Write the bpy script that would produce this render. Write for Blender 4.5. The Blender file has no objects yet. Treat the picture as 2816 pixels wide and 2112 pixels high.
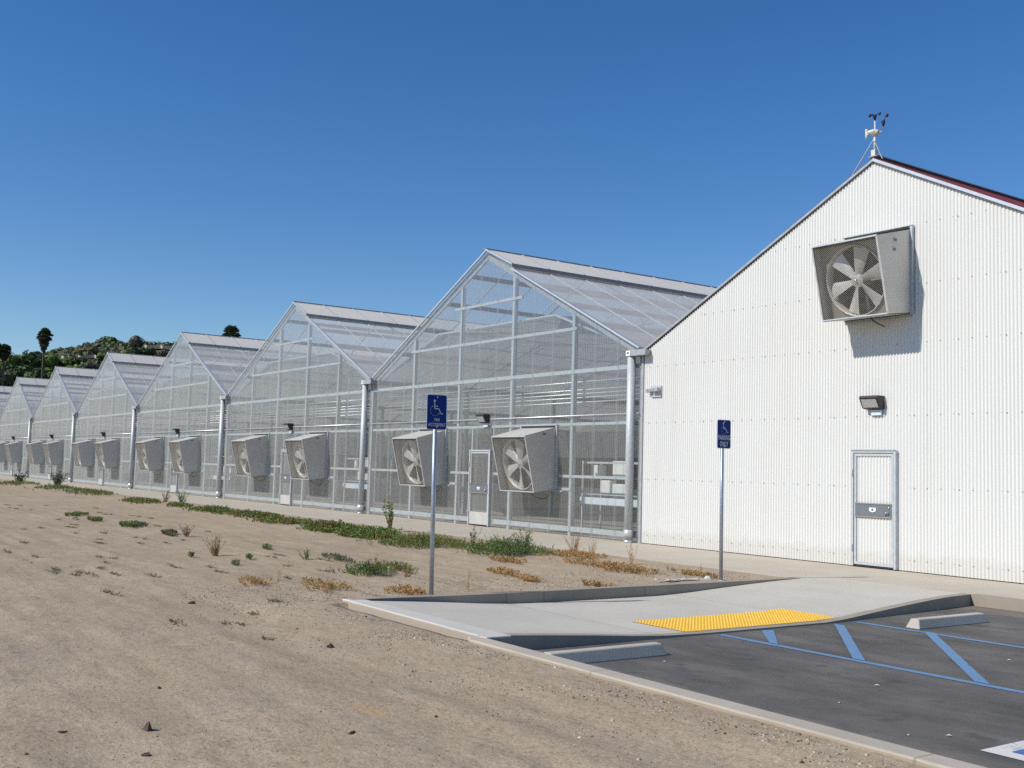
import bpy, bmesh, math, random
from mathutils import Vector, Matrix, noise
random.seed(7)
sc = bpy.context.scene
COL = sc.collection
rad, PI = math.radians, math.pi

# ------------------------------------------------------------ camera
CAM = Vector((19.0147, -17.069, 1.6176))
YAW, PITCH, ROLL = -0.9606, 0.0797, 0.0283
fw = Vector((math.sin(YAW)*math.cos(PITCH), math.cos(YAW)*math.cos(PITCH), math.sin(PITCH)))
r0 = Vector((math.cos(YAW), -math.sin(YAW), 0)); u0 = r0.cross(fw)
rr = math.cos(ROLL)*r0 + math.sin(ROLL)*u0; uu = -math.sin(ROLL)*r0 + math.cos(ROLL)*u0
cd = bpy.data.cameras.new('camera'); cam = bpy.data.objects.new('camera', cd); COL.objects.link(cam)
cam.matrix_world = Matrix(((rr.x, uu.x, -fw.x, CAM.x), (rr.y, uu.y, -fw.y, CAM.y), (rr.z, uu.z, -fw.z, CAM.z), (0, 0, 0, 1)))
cd.sensor_width = 36; cd.lens = 37.862; cd.clip_end = 8000; cd.clip_start = 0.1
sc.camera = cam
# ------------------------------------------------------------ world + sun
SUN_EL, SUN_AZ = rad(41), rad(193)            # azimuth from +Y towards +X
w = bpy.data.worlds.new('World'); sc.world = w; w.use_nodes = True
nt = w.node_tree; bg = nt.nodes['Background']
sky = nt.nodes.new('ShaderNodeTexSky'); sky.sky_type = 'NISHITA'; sky.sun_disc = False
sky.sun_elevation = SUN_EL; sky.sun_rotation = SUN_AZ
sky.air_density = 1.0; sky.dust_density = 0.1; sky.ozone_density = 4.0; sky.altitude = 100
hs_ = nt.nodes.new('ShaderNodeHueSaturation'); hs_.inputs['Saturation'].default_value = 1.27; hs_.inputs['Hue'].default_value = .507
nt.links.new(sky.outputs[0], hs_.inputs['Color']); nt.links.new(hs_.outputs[0], bg.inputs[0]); bg.inputs[1].default_value = 0.112
sd = bpy.data.lights.new('sun', 'SUN'); sun = bpy.data.objects.new('sun', sd); COL.objects.link(sun)
sd.energy = 4.4; sd.angle = rad(0.53); sd.color = (1.0, 0.935, 0.83)
sv = Vector((math.sin(SUN_AZ)*math.cos(SUN_EL), math.cos(SUN_AZ)*math.cos(SUN_EL), math.sin(SUN_EL)))
sun.rotation_euler = sv.to_track_quat('Z', 'Y').to_euler(); sun.location = (0, -30, 40)
sc.view_settings.view_transform = 'Standard'; sc.view_settings.look = 'None'
sc.view_settings.gamma = 1; sc.view_settings.exposure = 0.03
sc.render.engine = 'CYCLES'
cy = sc.cycles
cy.max_bounces = 8; cy.diffuse_bounces = 3; cy.glossy_bounces = 3; cy.transmission_bounces = 4; cy.transparent_max_bounces = 40
cy.caustics_reflective = False; cy.caustics_refractive = False; cy.use_denoising = False; cy.sample_clamp_indirect = 4

# ------------------------------------------------------------ helpers
class MB:
    def __init__(s): s.v = []; s.f = []; s.m = []
    def poly(s, pts, m=0):
        b = len(s.v); s.v += [tuple(p) for p in pts]; s.f.append(tuple(range(b, b+len(pts)))); s.m.append(m)
    def faces(s, vs, fs, m=0):
        b = len(s.v); s.v += [tuple(p) for p in vs]
        for f in fs: s.f.append(tuple(b+i for i in f)); s.m.append(m)
    def hexa(s, p, m=0):      # 8 points: bottom 4 ccw, top 4 ccw
        s.faces(p, [(0,3,2,1),(4,5,6,7),(0,1,5,4),(1,2,6,5),(2,3,7,6),(3,0,4,7)], m)
    def box(s, x0, x1, y0, y1, z0, z1, m=0):
        s.hexa([(x0,y0,z0),(x1,y0,z0),(x1,y1,z0),(x0,y1,z0),(x0,y0,z1),(x1,y0,z1),(x1,y1,z1),(x0,y1,z1)], m)
    def beam(s, a, b, wx, wz, m=0, up=(0,0,1)):
        a = Vector(a); b = Vector(b); d = (b-a).normalized(); up = Vector(up)
        if abs(d.dot(up)) > .98: up = Vector((1,0,0))
        sx = d.cross(up).normalized()*wx/2; sz = sx.cross(d).normalized()*wz/2
        s.hexa([a-sx-sz, a+sx-sz, b+sx-sz, b-sx-sz, a-sx+sz, a+sx+sz, b+sx+sz, b-sx+sz], m)
    def tube(s, pts, rads, n=8, m=0, cap=True):
        pts = [Vector(p) for p in pts]
        if not isinstance(rads, (list, tuple)): rads = [rads]*len(pts)
        b = len(s.v)
        for i, p in enumerate(pts):
            d = (pts[min(i+1, len(pts)-1)] - pts[max(i-1, 0)]).normalized()
            up = Vector((0,0,1)) if abs(d.z) < .9 else Vector((1,0,0))
            x = d.cross(up).normalized(); y = d.cross(x)
            for k in range(n):
                a = 2*PI*k/n; s.v.append(tuple(p + (x*math.cos(a)+y*math.sin(a))*rads[i]))
        for i in range(len(pts)-1):
            for k in range(n):
                s.f.append((b+i*n+k, b+i*n+(k+1) % n, b+(i+1)*n+(k+1) % n, b+(i+1)*n+k)); s.m.append(m)
        if cap:
            s.f.append(tuple(b+k for k in range(n))[::-1]); s.m.append(m)
            s.f.append(tuple(b+(len(pts)-1)*n+k for k in range(n))); s.m.append(m)
    def blob(s, c, r, m=0, seg=8, rings=6, jit=0, sq=(1,1,1)):
        b = len(s.v); c = Vector(c)
        for i in range(rings+1):
            t = PI*i/rings
            for k in range(seg):
                a = 2*PI*k/seg; q = r*(1+random.uniform(-jit, jit))
                s.v.append((c.x+q*sq[0]*math.sin(t)*math.cos(a), c.y+q*sq[1]*math.sin(t)*math.sin(a), c.z+q*sq[2]*math.cos(t)))
        for i in range(rings):
            for k in range(seg):
                s.f.append((b+i*seg+k, b+(i+1)*seg+k, b+(i+1)*seg+(k+1) % seg, b+i*seg+(k+1) % seg)); s.m.append(m)
    def build(s, name, mats, parent=None, smooth=False, bevel=0):
        me = bpy.data.meshes.new(name); me.from_pydata(s.v, [], s.f)
        for mt in (mats if isinstance(mats, (list, tuple)) else [mats]): me.materials.append(mt)
        if len(me.materials) > 1: me.polygons.foreach_set('material_index', s.m)
        if smooth: me.polygons.foreach_set('use_smooth', [True]*len(me.polygons))
        me.update(); o = bpy.data.objects.new(name, me); COL.objects.link(o)
        if parent: o.parent = parent
        if bevel:
            md = o.modifiers.new('bevel', 'BEVEL'); md.width = bevel; md.segments = 2; md.limit_method = 'ANGLE'; md.angle_limit = rad(40)
        return o

def tag(o, label=None, cat=None, group=None, kind=None):
    if label: o['label'] = label
    if cat: o['category'] = cat
    if group: o['group'] = group
    if kind: o['kind'] = kind
    return o
def empty(name, loc=(0,0,0), rz=0):
    o = bpy.data.objects.new(name, None); COL.objects.link(o); o.location = loc; o.rotation_euler = (0,0,rz); o.empty_display_size = .3
    return o
def copy_tree(o, parent=None):
    c = o.copy(); COL.objects.link(c); c.parent = parent
    for ch in list(o.children): copy_tree(ch, c)
    return c
def structure(o): o['kind'] = 'structure'; return o

# ------------------------------------------------------------ materials
def new_mat(name):
    m = bpy.data.materials.new(name); m.use_nodes = True
    return m, m.node_tree, m.node_tree.nodes['Principled BSDF']
def N(nt, t, **kw):
    n = nt.nodes.new(t)
    for k, v in kw.items(): setattr(n, k, v)
    return n
def noise_node(nt, scale, detail=4, rough=.55, coord='Object', vec_scale=None):
    tc = N(nt, 'ShaderNodeTexCoord'); n = N(nt, 'ShaderNodeTexNoise'); n.inputs['Scale'].default_value = scale
    n.inputs['Detail'].default_value = detail; n.inputs['Roughness'].default_value = rough
    if vec_scale:
        mp = N(nt, 'ShaderNodeMapping'); mp.inputs['Scale'].default_value = vec_scale
        nt.links.new(tc.outputs[coord], mp.inputs[0]); nt.links.new(mp.outputs[0], n.inputs['Vector'])
    else: nt.links.new(tc.outputs[coord], n.inputs['Vector'])
    return n
def ramp(nt, src, stops):
    r = N(nt, 'ShaderNodeValToRGB'); nt.links.new(src, r.inputs[0]); cr = r.color_ramp
    while len(cr.elements) < len(stops): cr.elements.new(.5)
    for e, (p, c) in zip(cr.elements, stops): e.position = p; e.color = (*c, 1) if len(c) == 3 else c
    return r
def mixc(nt, fac, a, b, typ='MIX'):
    m = N(nt, 'ShaderNodeMix', data_type='RGBA', blend_type=typ)
    for i, v in ((0, fac), (6, a), (7, b)):
        if isinstance(v, (int, float)): m.inputs[i].default_value = v
        elif isinstance(v, tuple): m.inputs[i].default_value = (*v, 1) if len(v) == 3 else v
        else: nt.links.new(v, m.inputs[i])
    return m.outputs[2]
def bump(nt, bsdf, src, strength, dist):
    b = N(nt, 'ShaderNodeBump'); b.inputs['Strength'].default_value = strength; b.inputs['Distance'].default_value = dist
    nt.links.new(src, b.inputs['Height']); nt.links.new(b.outputs[0], bsdf.inputs['Normal']); return b
def simple(name, c, rough=.6, metal=0, var=.12, scale=6, spec=.5, bmp=0, vs=None):
    m, nt, b = new_mat(name)
    n = noise_node(nt, scale, 5, .6, vec_scale=vs)
    lo = tuple(x*(1-var) for x in c); hi = tuple(min(1, x*(1+var)) for x in c)
    r = ramp(nt, n.outputs[0], [(.3, lo), (.7, hi)])
    nt.links.new(r.outputs[0], b.inputs['Base Color'])
    b.inputs['Roughness'].default_value = rough; b.inputs['Metallic'].default_value = metal
    b.inputs['Specular IOR Level'].default_value = spec
    if bmp: bump(nt, b, n.outputs[0], .4, bmp)
    return m
M = {}
M['galv'] = simple('galvanised_steel', (.50,.54,.56), .5, .2, .12, 14)
M['galv_dull'] = simple('dull_galvanised_steel', (.38,.41,.43), .55, .2, .15, 9)
M['alu'] = simple('aluminium_trim', (.68,.69,.70), .35, .5, .08, 8)
M['fan_sheet'] = simple('fan_housing_sheet', (.57,.555,.515), .5, .25, .07, 3)
M['fan_inner'] = simple('fan_inner_sheet', (.36,.33,.28), .5, .3, .1, 3)
M['blade'] = simple('galvanised_fan_blade', (.64,.63,.60), .32, .2, .12, 9)
M['dark'] = simple('painted_gap_shade', (.03,.03,.035), .7)  # near black, stands for shade in the door gap
M['bronze'] = simple('bronze_lamp_housing', (.045,.038,.035), .5, .2)
M['black'] = simple('black_plastic', (.012,.011,.02), .45)
M['purlin'] = simple('grey_purlin', (.30,.31,.32), .5, .3, .15, 5)
M['wire'] = simple('guard_wire', (.40,.38,.34), .8, 0, .05); M['shutter'] = simple('dark_shutter', (.045,.045,.045), .7, 0)
M['sign_blue'] = simple('sign_blue_face', (.006,.030,.20), .6, 0, .06, 20, spec=.15)
M['sign_white'] = simple('sign_white_marks', (.55,.58,.62), .4, 0, .05, 30)
M['cabinet'] = simple('cabinet_paint', (.75,.76,.74), .5, 0, .04)
M['panel_blue'] = simple('pale_trough_panel', (.62,.70,.76), .5, 0, .04)
M['pad'] = simple('cooling_pad', (.11,.085,.065), .9, 0, .3, 3)
M['badge'] = simple('white_badge', (.85,.86,.88), .4, 0, .02)
M['badge_blue'] = simple('blue_badge_mark', (.05,.09,.22), .4, 0, .02)
M['sticker'] = simple('sticker_grey', (.5,.52,.56), .4, 0, .05)
M['screw'] = simple('screw_head', (.30,.29,.27), .6, 0, .1)
M['pole'] = simple('galvanised_sign_pole', (.36,.40,.45), .4, .6, .18, 30)
M['lock'] = simple('brushed_lock_rail', (.20,.22,.24), .4, .3, .1, 5)
M['chrome'] = simple('polished_steel', (.8,.8,.8), .15, 1, .02)
M['station'] = simple('station_plastic', (.66,.64,.58), .5, 0, .08)
M['lens'] = simple('lamp_glass', (.42,.43,.44), .15, 0, .2, 25)

# painted corrugated wall
m, nt, b = new_mat('white_corrugated_steel')
n1 = noise_node(nt, .6, 5, .6); n2 = noise_node(nt, 3, 4, .6, vec_scale=(1, 1, .06))
c = mixc(nt, n1.outputs[0], (.70,.712,.695), (.665,.672,.65)); 
c = mixc(nt, ramp(nt, n2.outputs[0], [(.5, (0,0,0)), (.85, (.35,.35,.35))]).outputs[0], c, (.60,.585,.52))
tc = N(nt, 'ShaderNodeTexCoord'); sp = N(nt, 'ShaderNodeSeparateXYZ'); nt.links.new(tc.outputs['Object'], sp.inputs[0])
n4 = noise_node(nt, 5, 5, .7); ma = N(nt, 'ShaderNodeMath', operation='MULTIPLY_ADD'); nt.links.new(n4.outputs[0], ma.inputs[0]); ma.inputs[1].default_value = -.5; nt.links.new(sp.outputs[2], ma.inputs[2])
c = mixc(nt, ramp(nt, ma.outputs[0], [(0, (.22,)*3), (.12, (0,)*3)]).outputs[0], c, (.46,.39,.30))
nt.links.new(c, b.inputs['Base Color']); b.inputs['Roughness'].default_value = .42; b.inputs['Specular IOR Level'].default_value = .4
M['white_paint'] = m

# corrugated polycarbonate: see-through where faced squarely, milky and shiny at grazing angles
def poly_mat(name, base, graz, tint, wht=(.80,.80,.80), dirty=.0, gloss=.35):
    m = bpy.data.materials.new(name); m.use_nodes = True; nt = m.node_tree; nt.nodes.clear()
    out = N(nt, 'ShaderNodeOutputMaterial'); tr = N(nt, 'ShaderNodeBsdfTransparent'); tr.inputs[0].default_value = (*tint, 1)
    df = N(nt, 'ShaderNodeBsdfDiffuse'); df.inputs[0].default_value = (*wht, 1)
    tl = N(nt, 'ShaderNodeBsdfTranslucent'); tl.inputs[0].default_value = (*wht, 1)
    gl = N(nt, 'ShaderNodeBsdfGlossy'); gl.inputs['Roughness'].default_value = .18; gl.inputs[0].default_value = (.9,.9,.9,1)
    m1 = N(nt, 'ShaderNodeMixShader'); m1.inputs[0].default_value = .45
    nt.links.new(df.outputs[0], m1.inputs[1]); nt.links.new(tl.outputs[0], m1.inputs[2])
    m2 = N(nt, 'ShaderNodeMixShader'); m2.inputs[0].default_value = gloss
    nt.links.new(m1.outputs[0], m2.inputs[1]); nt.links.new(gl.outputs[0], m2.inputs[2])
    lw = N(nt, 'ShaderNodeLayerWeight'); lw.inputs[0].default_value = .5
    pw = N(nt, 'ShaderNodeMath', operation='POWER'); nt.links.new(lw.outputs['Facing'], pw.inputs[0]); pw.inputs[1].default_value = 3.4
    ml = N(nt, 'ShaderNodeMath', operation='MULTIPLY_ADD'); nt.links.new(pw.outputs[0], ml.inputs[0]); ml.inputs[1].default_value = graz; ml.inputs[2].default_value = base
    nz = noise_node(nt, .7, 5, .6, vec_scale=(1,1,.5)); rp = ramp(nt, nz.outputs[0], [(.35, (0,0,0)), (.75, (1,1,1))])
    ad = N(nt, 'ShaderNodeMath', operation='MULTIPLY_ADD', use_clamp=True); nt.links.new(rp.outputs[0], ad.inputs[0]); ad.inputs[1].default_value = dirty
    nt.links.new(ml.outputs[0], ad.inputs[2])
    m3 = N(nt, 'ShaderNodeMixShader'); nt.links.new(ad.outputs[0], m3.inputs[0])
    nt.links.new(tr.outputs[0], m3.inputs[1]); nt.links.new(m2.outputs[0], m3.inputs[2]); nt.links.new(m3.outputs[0], out.inputs[0])
    return m
M['poly_wall'] = poly_mat('clear_corrugated_sheet', .18, 1.0, (.93,.95,.95), dirty=.05)
M['poly_lap'] = poly_mat('lapped_corrugated_sheet', .16, .8, (.93,.95,.95), dirty=.05)
M['poly_roof'] = poly_mat('clear_roof_sheet', .33, .60, (.95,.95,.94), (.86,.88,.86), dirty=.12, gloss=.15)
M['poly_vent'] = poly_mat('milky_vent_sheet', .88, .3, (.9,.9,.9), (.76,.745,.71), dirty=.1, gloss=.1)
M['cloth'] = poly_mat('grey_shade_cloth', .72, .2, (.85,.84,.82), (.66,.65,.63))
M['glass_clear'] = poly_mat('door_glazing', .12, .3, (.9,.9,.9))

# dirt
def dirt_material(name):
    m, nt, b = new_mat(name)
    big = noise_node(nt, .35, 6, .6); mid = noise_node(nt, 2.3, 6, .65, vec_scale=(1, 1.5, 1)); fine = noise_node(nt, 45, 4, .7)
    c = ramp(nt, big.outputs[0], [(.3, (.38,.305,.218)), (.5, (.425,.347,.25)), (.72, (.47,.385,.28))]).outputs[0]
    c = mixc(nt, ramp(nt, mid.outputs[0], [(.38, (.5,.5,.5)), (.6, (0,0,0))]).outputs[0], c, (.33,.262,.185))
    st_ = noise_node(nt, 1.4, 6, .65, vec_scale=(.16, 2.4, 1)); sp_ = noise_node(nt, 16, 3, .75)
    c = mixc(nt, .5, c, ramp(nt, st_.outputs[0], [(.35, (.80,.79,.78)), (.5, (1,1,1)), (.66, (1.14,1.14,1.13))]).outputs[0], 'MULTIPLY')
    c = mixc(nt, .6, c, ramp(nt, sp_.outputs[0], [(.36, (.62,.6,.58)), (.46, (1,1,1)), (.6, (1,1,1)), (.68, (1.25,1.24,1.22))]).outputs[0], 'MULTIPLY')
    c = mixc(nt, .55, c, ramp(nt, fine.outputs[0], [(.3, (.5,.5,.5)), (.7, (1.3,1.28,1.25))]).outputs[0], 'MULTIPLY')
    # tyre tracks along the track direction (world x), gravelly grey near the kerb
    tc = N(nt, 'ShaderNodeTexCoord'); sp = N(nt, 'ShaderNodeSeparateXYZ'); nt.links.new(tc.outputs['Object'], sp.inputs[0])
    gr = N(nt, 'ShaderNodeTexVoronoi'); gr.inputs['Scale'].default_value = 38; nt.links.new(tc.outputs['Object'], gr.inputs['Vector'])
    pm = N(nt, 'ShaderNodeTexNoise'); pm.inputs['Scale'].default_value = 1.1; pm.inputs['Detail'].default_value = 5; nt.links.new(tc.outputs['Object'], pm.inputs['Vector'])
    gc = ramp(nt, gr.outputs['Color'], [(.1, (.24,.195,.145)), (.5, (.34,.28,.21)), (.9, (.46,.395,.31))]).outputs[0]
    gf = ramp(nt, pm.outputs[0], [(.50, (0,0,0)), (.72, (.5,.5,.5))]).outputs[0]
    c = mixc(nt, gf, c, gc)
    # rusty patch
    for (px, py, sx, sy, col, st) in ((12.1,-13.35,1.5,2.6,(.44,.27,.10),.9), (9.9,-14.3,1.2,1.5,(.36,.26,.15),.4), (11.2,-16.1,.8,1.4,(.33,.23,.15),.35)):
        mp = N(nt, 'ShaderNodeMapping'); mp.inputs['Location'].default_value = (-px*sx, -py*sy, 0); mp.inputs['Scale'].default_value = (sx, sy, 0)
        nt.links.new(tc.outputs['Object'], mp.inputs[0])
        ln = N(nt, 'ShaderNodeVectorMath', operation='LENGTH'); nt.links.new(mp.outputs[0], ln.inputs[0])
        ad = N(nt, 'ShaderNodeMath', operation='MULTIPLY_ADD'); nt.links.new(mid.outputs[0], ad.inputs[0]); ad.inputs[1].default_value = 1.25; nt.links.new(ln.outputs['Value'], ad.inputs[2])
        f = ramp(nt, ad.outputs[0], [(.62, (st,)*3), (1.0, (0,0,0))]).outputs[0]
        c = mixc(nt, f, c, col)
    nt.links.new(c, b.inputs['Base Color']); b.inputs['Roughness'].default_value = .95; b.inputs['Specular IOR Level'].default_value = .15
    a = N(nt, 'ShaderNodeMath', operation='MULTIPLY_ADD'); nt.links.new(fine.outputs[0], a.inputs[0]); a.inputs[1].default_value = .25; nt.links.new(mid.outputs[0], a.inputs[2])
    bump(nt, b, a.outputs[0], .55, .06)
    return m
M['dirt'] = dirt_material('dry_dirt')
# concrete with optional joints
def concrete(name, base, joints_x=(), joints_y=(), var=.08, splash=False):
    m, nt, b = new_mat(name)
    n1 = noise_node(nt, .8, 6, .6); n2 = noise_node(nt, 60, 3, .6); n3 = noise_node(nt, 3.5, 5, .7)
    c = ramp(nt, n1.outputs[0], [(.3, tuple(x*(1-var) for x in base)), (.7, tuple(x*(1+var) for x in base))]).outputs[0]
    c = mixc(nt, .35, c, ramp(nt, n2.outputs[0], [(.3, (.82,)*3), (.7, (1.1,)*3)]).outputs[0], 'MULTIPLY')
    c = mixc(nt, ramp(nt, n3.outputs[0], [(.55, (0,0,0)), (.8, (.25,)*3)]).outputs[0], c, tuple(x*.72 for x in base))
    tc = N(nt, 'ShaderNodeTexCoord'); sp = N(nt, 'ShaderNodeSeparateXYZ'); nt.links.new(tc.outputs['Object'], sp.inputs[0])
    if splash:      # soil splashed on the buried side face
        ma = N(nt, 'ShaderNodeMath', operation='MULTIPLY_ADD'); nt.links.new(n3.outputs[0], ma.inputs[0]); ma.inputs[1].default_value = .03; nt.links.new(sp.outputs[2], ma.inputs[2])
        f = ramp(nt, ma.outputs[0], [(0, (.8,)*3), (.004, (0,)*3)]).outputs[0]
        c = mixc(nt, f, c, (.35,.285,.21))
    for ax, js in ((0, joints_x), (1, joints_y)):
        for j in js:
            s = N(nt, 'ShaderNodeMath', operation='SUBTRACT'); nt.links.new(sp.outputs[ax], s.inputs[0]); s.inputs[1].default_value = j
            ab = N(nt, 'ShaderNodeMath', operation='ABSOLUTE'); nt.links.new(s.outputs[0], ab.inputs[0])
            lt = N(nt, 'ShaderNodeMath', operation='LESS_THAN'); nt.links.new(ab.outputs[0], lt.inputs[0]); lt.inputs[1].default_value = .011
            mm = N(nt, 'ShaderNodeMath', operation='MULTIPLY'); nt.links.new(lt.outputs[0], mm.inputs[0]); mm.inputs[1].default_value = .5
            c = mixc(nt, mm.outputs[0], c, tuple(x*.42 for x in base))
    nt.links.new(c, b.inputs['Base Color']); b.inputs['Roughness'].default_value = .85; b.inputs['Specular IOR Level'].default_value = .3
    bump(nt, b, n2.outputs[0], .25, .01)
    return m
CB = (.51,.485,.42)
M['walk'] = concrete('walk_concrete', (.47,.425,.345), joints_x=[7.94]+[7.94-3.05*k for k in range(1, 12)]+[11.0, 14.0], joints_y=[-1.5] and [])
M['landing'] = concrete('landing_concrete', CB, joints_x=[10.02], joints_y=[-8.87, -5.93])
M['band'] = concrete('pale_edge_concrete', (.54,.52,.47), splash=True)
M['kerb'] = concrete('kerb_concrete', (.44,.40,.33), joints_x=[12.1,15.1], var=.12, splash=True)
M['kerb_shade'] = concrete('shade_toned_kerb_concrete', (.33,.29,.235), joints_y=[-8.87,-8.25,-6.43], var=.12)  # shade on the kerb faces, with some staining, darkened into the base colour
M['stop'] = concrete('wheel_stop_concrete', (.46,.43,.37), var=.18)
# asphalt
m, nt, b = new_mat('asphalt')
n1 = noise_node(nt, 1.0, 6, .65, vec_scale=(1, 1.8, 1)); n2 = noise_node(nt, 150, 3, .7); n3 = noise_node(nt, .25, 3, .5)
c = ramp(nt, n1.outputs[0], [(.32, (.068,.064,.059)), (.5, (.104,.098,.090)), (.68, (.145,.136,.122))]).outputs[0]
c = mixc(nt, .7, c, ramp(nt, n2.outputs[0], [(.3, (.6,)*3), (.7, (1.4,)*3)]).outputs[0], 'MULTIPLY')
tc = N(nt, 'ShaderNodeTexCoord'); sp = N(nt, 'ShaderNodeSeparateXYZ'); nt.links.new(tc.outputs['Object'], sp.inputs[0])
nd_ = noise_node(nt, 2.2, 6, .7)
for yk_, sgn in ((-11.17, 1), (-2.44, -1)):
    a1 = N(nt, 'ShaderNodeMath', operation='MULTIPLY_ADD'); nt.links.new(sp.outputs[1], a1.inputs[0]); a1.inputs[1].default_value = sgn; a1.inputs[2].default_value = -sgn*yk_
    a2 = N(nt, 'ShaderNodeMath', operation='MULTIPLY_ADD'); nt.links.new(nd_.outputs[0], a2.inputs[0]); a2.inputs[1].default_value = -.9; nt.links.new(a1.outputs[0], a2.inputs[2])
    c = mixc(nt, ramp(nt, a2.outputs[0], [(0, (.45,)*3), (.25, (0,)*3)]).outputs[0], c, (.26,.22,.17))
vo = N(nt, 'ShaderNodeTexNoise'); vo.inputs['Scale'].default_value = 2.6; vo.inputs['Detail'].default_value = 3; nt.links.new(tc.outputs['Object'], vo.inputs['Vector'])
c = mixc(nt, ramp(nt, vo.outputs[0], [(.62, (0,)*3), (.70, (.55,)*3)]).outputs[0], c, (.042,.040,.038))
nt.links.new(c, b.inputs['Base Color']); b.inputs['Roughness'].default_value = .8
bump(nt, b, n2.outputs[0], .5, .006); M['asphalt'] = m
def paint(name, c1, under, lo, hi):
    m, nt, b = new_mat(name)
    n = noise_node(nt, 30, 5, .7); n2 = noise_node(nt, 3, 4, .6)
    s = N(nt, 'ShaderNodeMath', operation='MULTIPLY_ADD'); nt.links.new(n2.outputs[0], s.inputs[0]); s.inputs[1].default_value = .5; nt.links.new(n.outputs[0], s.inputs[2])
    f = ramp(nt, s.outputs[0], [(lo, (0,0,0)), (hi, (1,1,1))]).outputs[0]
    nt.links.new(mixc(nt, f, c1, under), b.inputs['Base Color']); b.inputs['Roughness'].default_value = .6
    return m
M['blue_paint'] = paint('blue_line_paint', (.10,.235,.42), (.10,.12,.15), .80, 1.1)
M['white_line'] = paint('white_line_paint', (.66,.64,.62), (.22,.21,.20), .78, 1.05)
M['deep_blue_paint'] = paint('deep_blue_paint', (.05,.14,.42), (.06,.08,.14), .85, 1.1)
M['yellow'] = simple('yellow_tactile_plastic', (.82,.50,.045), .5, 0, .08, 12)
M['floor_in'] = concrete('greenhouse_floor_concrete', (.33,.30,.25), var=.2)
M['roof_under'] = simple('red_brown_roof_edge', (.26,.05,.06), .5, .1)
M['bark'] = simple('bark', (.09,.065,.045), .9, 0, .3, 4)
M['palm_trunk'] = simple('palm_bark', (.10,.08,.065), .9, 0, .3, 6)

# ------------------------------------------------------------ ground
def sm(t): t = max(0, min(1, t)); return t*t*(3-2*t)
def dirt_z(x, y):
    z = -.015 - .085*sm((-3.3-y)/3.6)
    if x < 6: z += .05*math.exp(-((y+4.1)/.8)**2)*sm((6-x)/4)
    z += .03*noise.noise(Vector((x*.25, y*.5, 0))) * sm((-3.2-y)/1.5)
    z += .018*noise.noise(Vector((x*.9, y*1.6, 5.)))* sm((-3.2-y)/1.5)
    z += .009*noise.noise(Vector((x*3.1, y*3.6, 9.)))* sm((-3.2-y)/1.)
    z += .004*noise.noise(Vector((x*9, y*9, 3.)))
    z += .014*noise.noise(Vector((x*.22, y*3.4, 12.)))*sm((-6.5-y)/2)
    if y < -14: z += .010*math.sin((y+.12*x)*5.2)*sm((-14-y)/1.5)*(.5+.5*noise.noise(Vector((x*.4,y*.4,2))))   # old tyre ruts
    if y < -11.0 and x > 6.2: k = sm((y+12.6)/1.0)*sm((x-6.2)/.8); z = z*(1-k)+k*(-.032+.012*noise.noise(Vector((x*2.5, y*3, 1))))
    if (x > 7.22 and y > -11.28) or y > -3.02 : z = -.4
    return z
def axis(dense0, dense1, step, lo, hi, grow=1.09):
    a = [dense0 + step*i for i in range(int((dense1-dense0)/step)+1)]
    s = step; v = a[-1]
    while v < hi: s *= grow; v += s; a.append(v)
    s = step; v = a[0]
    while v > lo: s *= grow; v -= s; a.insert(0, v)
    return a
xs = axis(2.5, 16.6, .065, -140, 70, 1.035); ys = axis(-16.4, -3, .065, -120, 40, 1.06)
mb = MB(); nx, ny = len(xs), len(ys)
mb.v = [(x, y, dirt_z(x, y)) for y in ys for x in xs]
mb.f = [(j*nx+i, j*nx+i+1, (j+1)*nx+i+1, (j+1)*nx+i) for j in range(ny-1) for i in range(nx-1)]; mb.m = [0]*len(mb.f)
structure(mb.build('dirt_ground', M['dirt'], smooth=True))
mb = MB(); mb.poly([(-4000,-4000,-.75),(4000,-4000,-.75),(4000,4000,-.75),(-4000,4000,-.75)])
structure(mb.build('ground', M['dirt']))

# walkway slab along the buildings
mb = MB(); 
mb.box(-118, 7.15, -3.1, .6, -.2, 0); mb.box(7.15, 24, -2.42, .6, -.2, 0)
structure(mb.build('walkway', M['walk']))
# sloping landing (ramp) between the two kerbs
PROF = [(-11.17,0),(-10.9,0),(-10.4,-.03),(-9.85,-.065),(-9.3,-.105),(-8.8,-.132),(-8.2,-.142),(-6.2,-.142),(-5.6,-.12),(-5.0,-.085),(-4.3,-.048),(-3.6,-.015),(-3.1,0),(-2.42,0)]
def rz(y):
    for (a, za), (b_, zb) in zip(PROF, PROF[1:]):
        if a <= y <= b_: return za + (zb-za)*(y-a)/(b_-a)
    return 0
def fx(y):          # lot-side kerb face
    P = [(-11.17,10.27),(-8.3,10.3),(-6.0,10.3),(-4.5,10.13),(-3.4,10.02),(-2.42,9.9)]
    if y <= P[0][0]: return P[0][1]
    for (a, xa), (b_, xb) in zip(P, P[1:]):
        if a <= y <= b_: return xa + (xb-xa)*(y-a)/(b_-a)
    return P[-1][1]
yy = [-10.87 + i*.13 for i in range(66)]; yy = [y for y in yy if y < -2.42] + [-2.42]
mb = MB()
for a, b_ in zip(yy, yy[1:]):
    x0 = 7.3 if b_ < -3.05 else 7.15
    mb.poly([(x0,a,rz(a)),(fx(a)-.16,a,rz(a)),(fx(b_)-.16,b_,rz(b_)),(x0,b_,rz(b_))])
structure(mb.build('ramp_landing', M['landing'], smooth=True))
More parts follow.
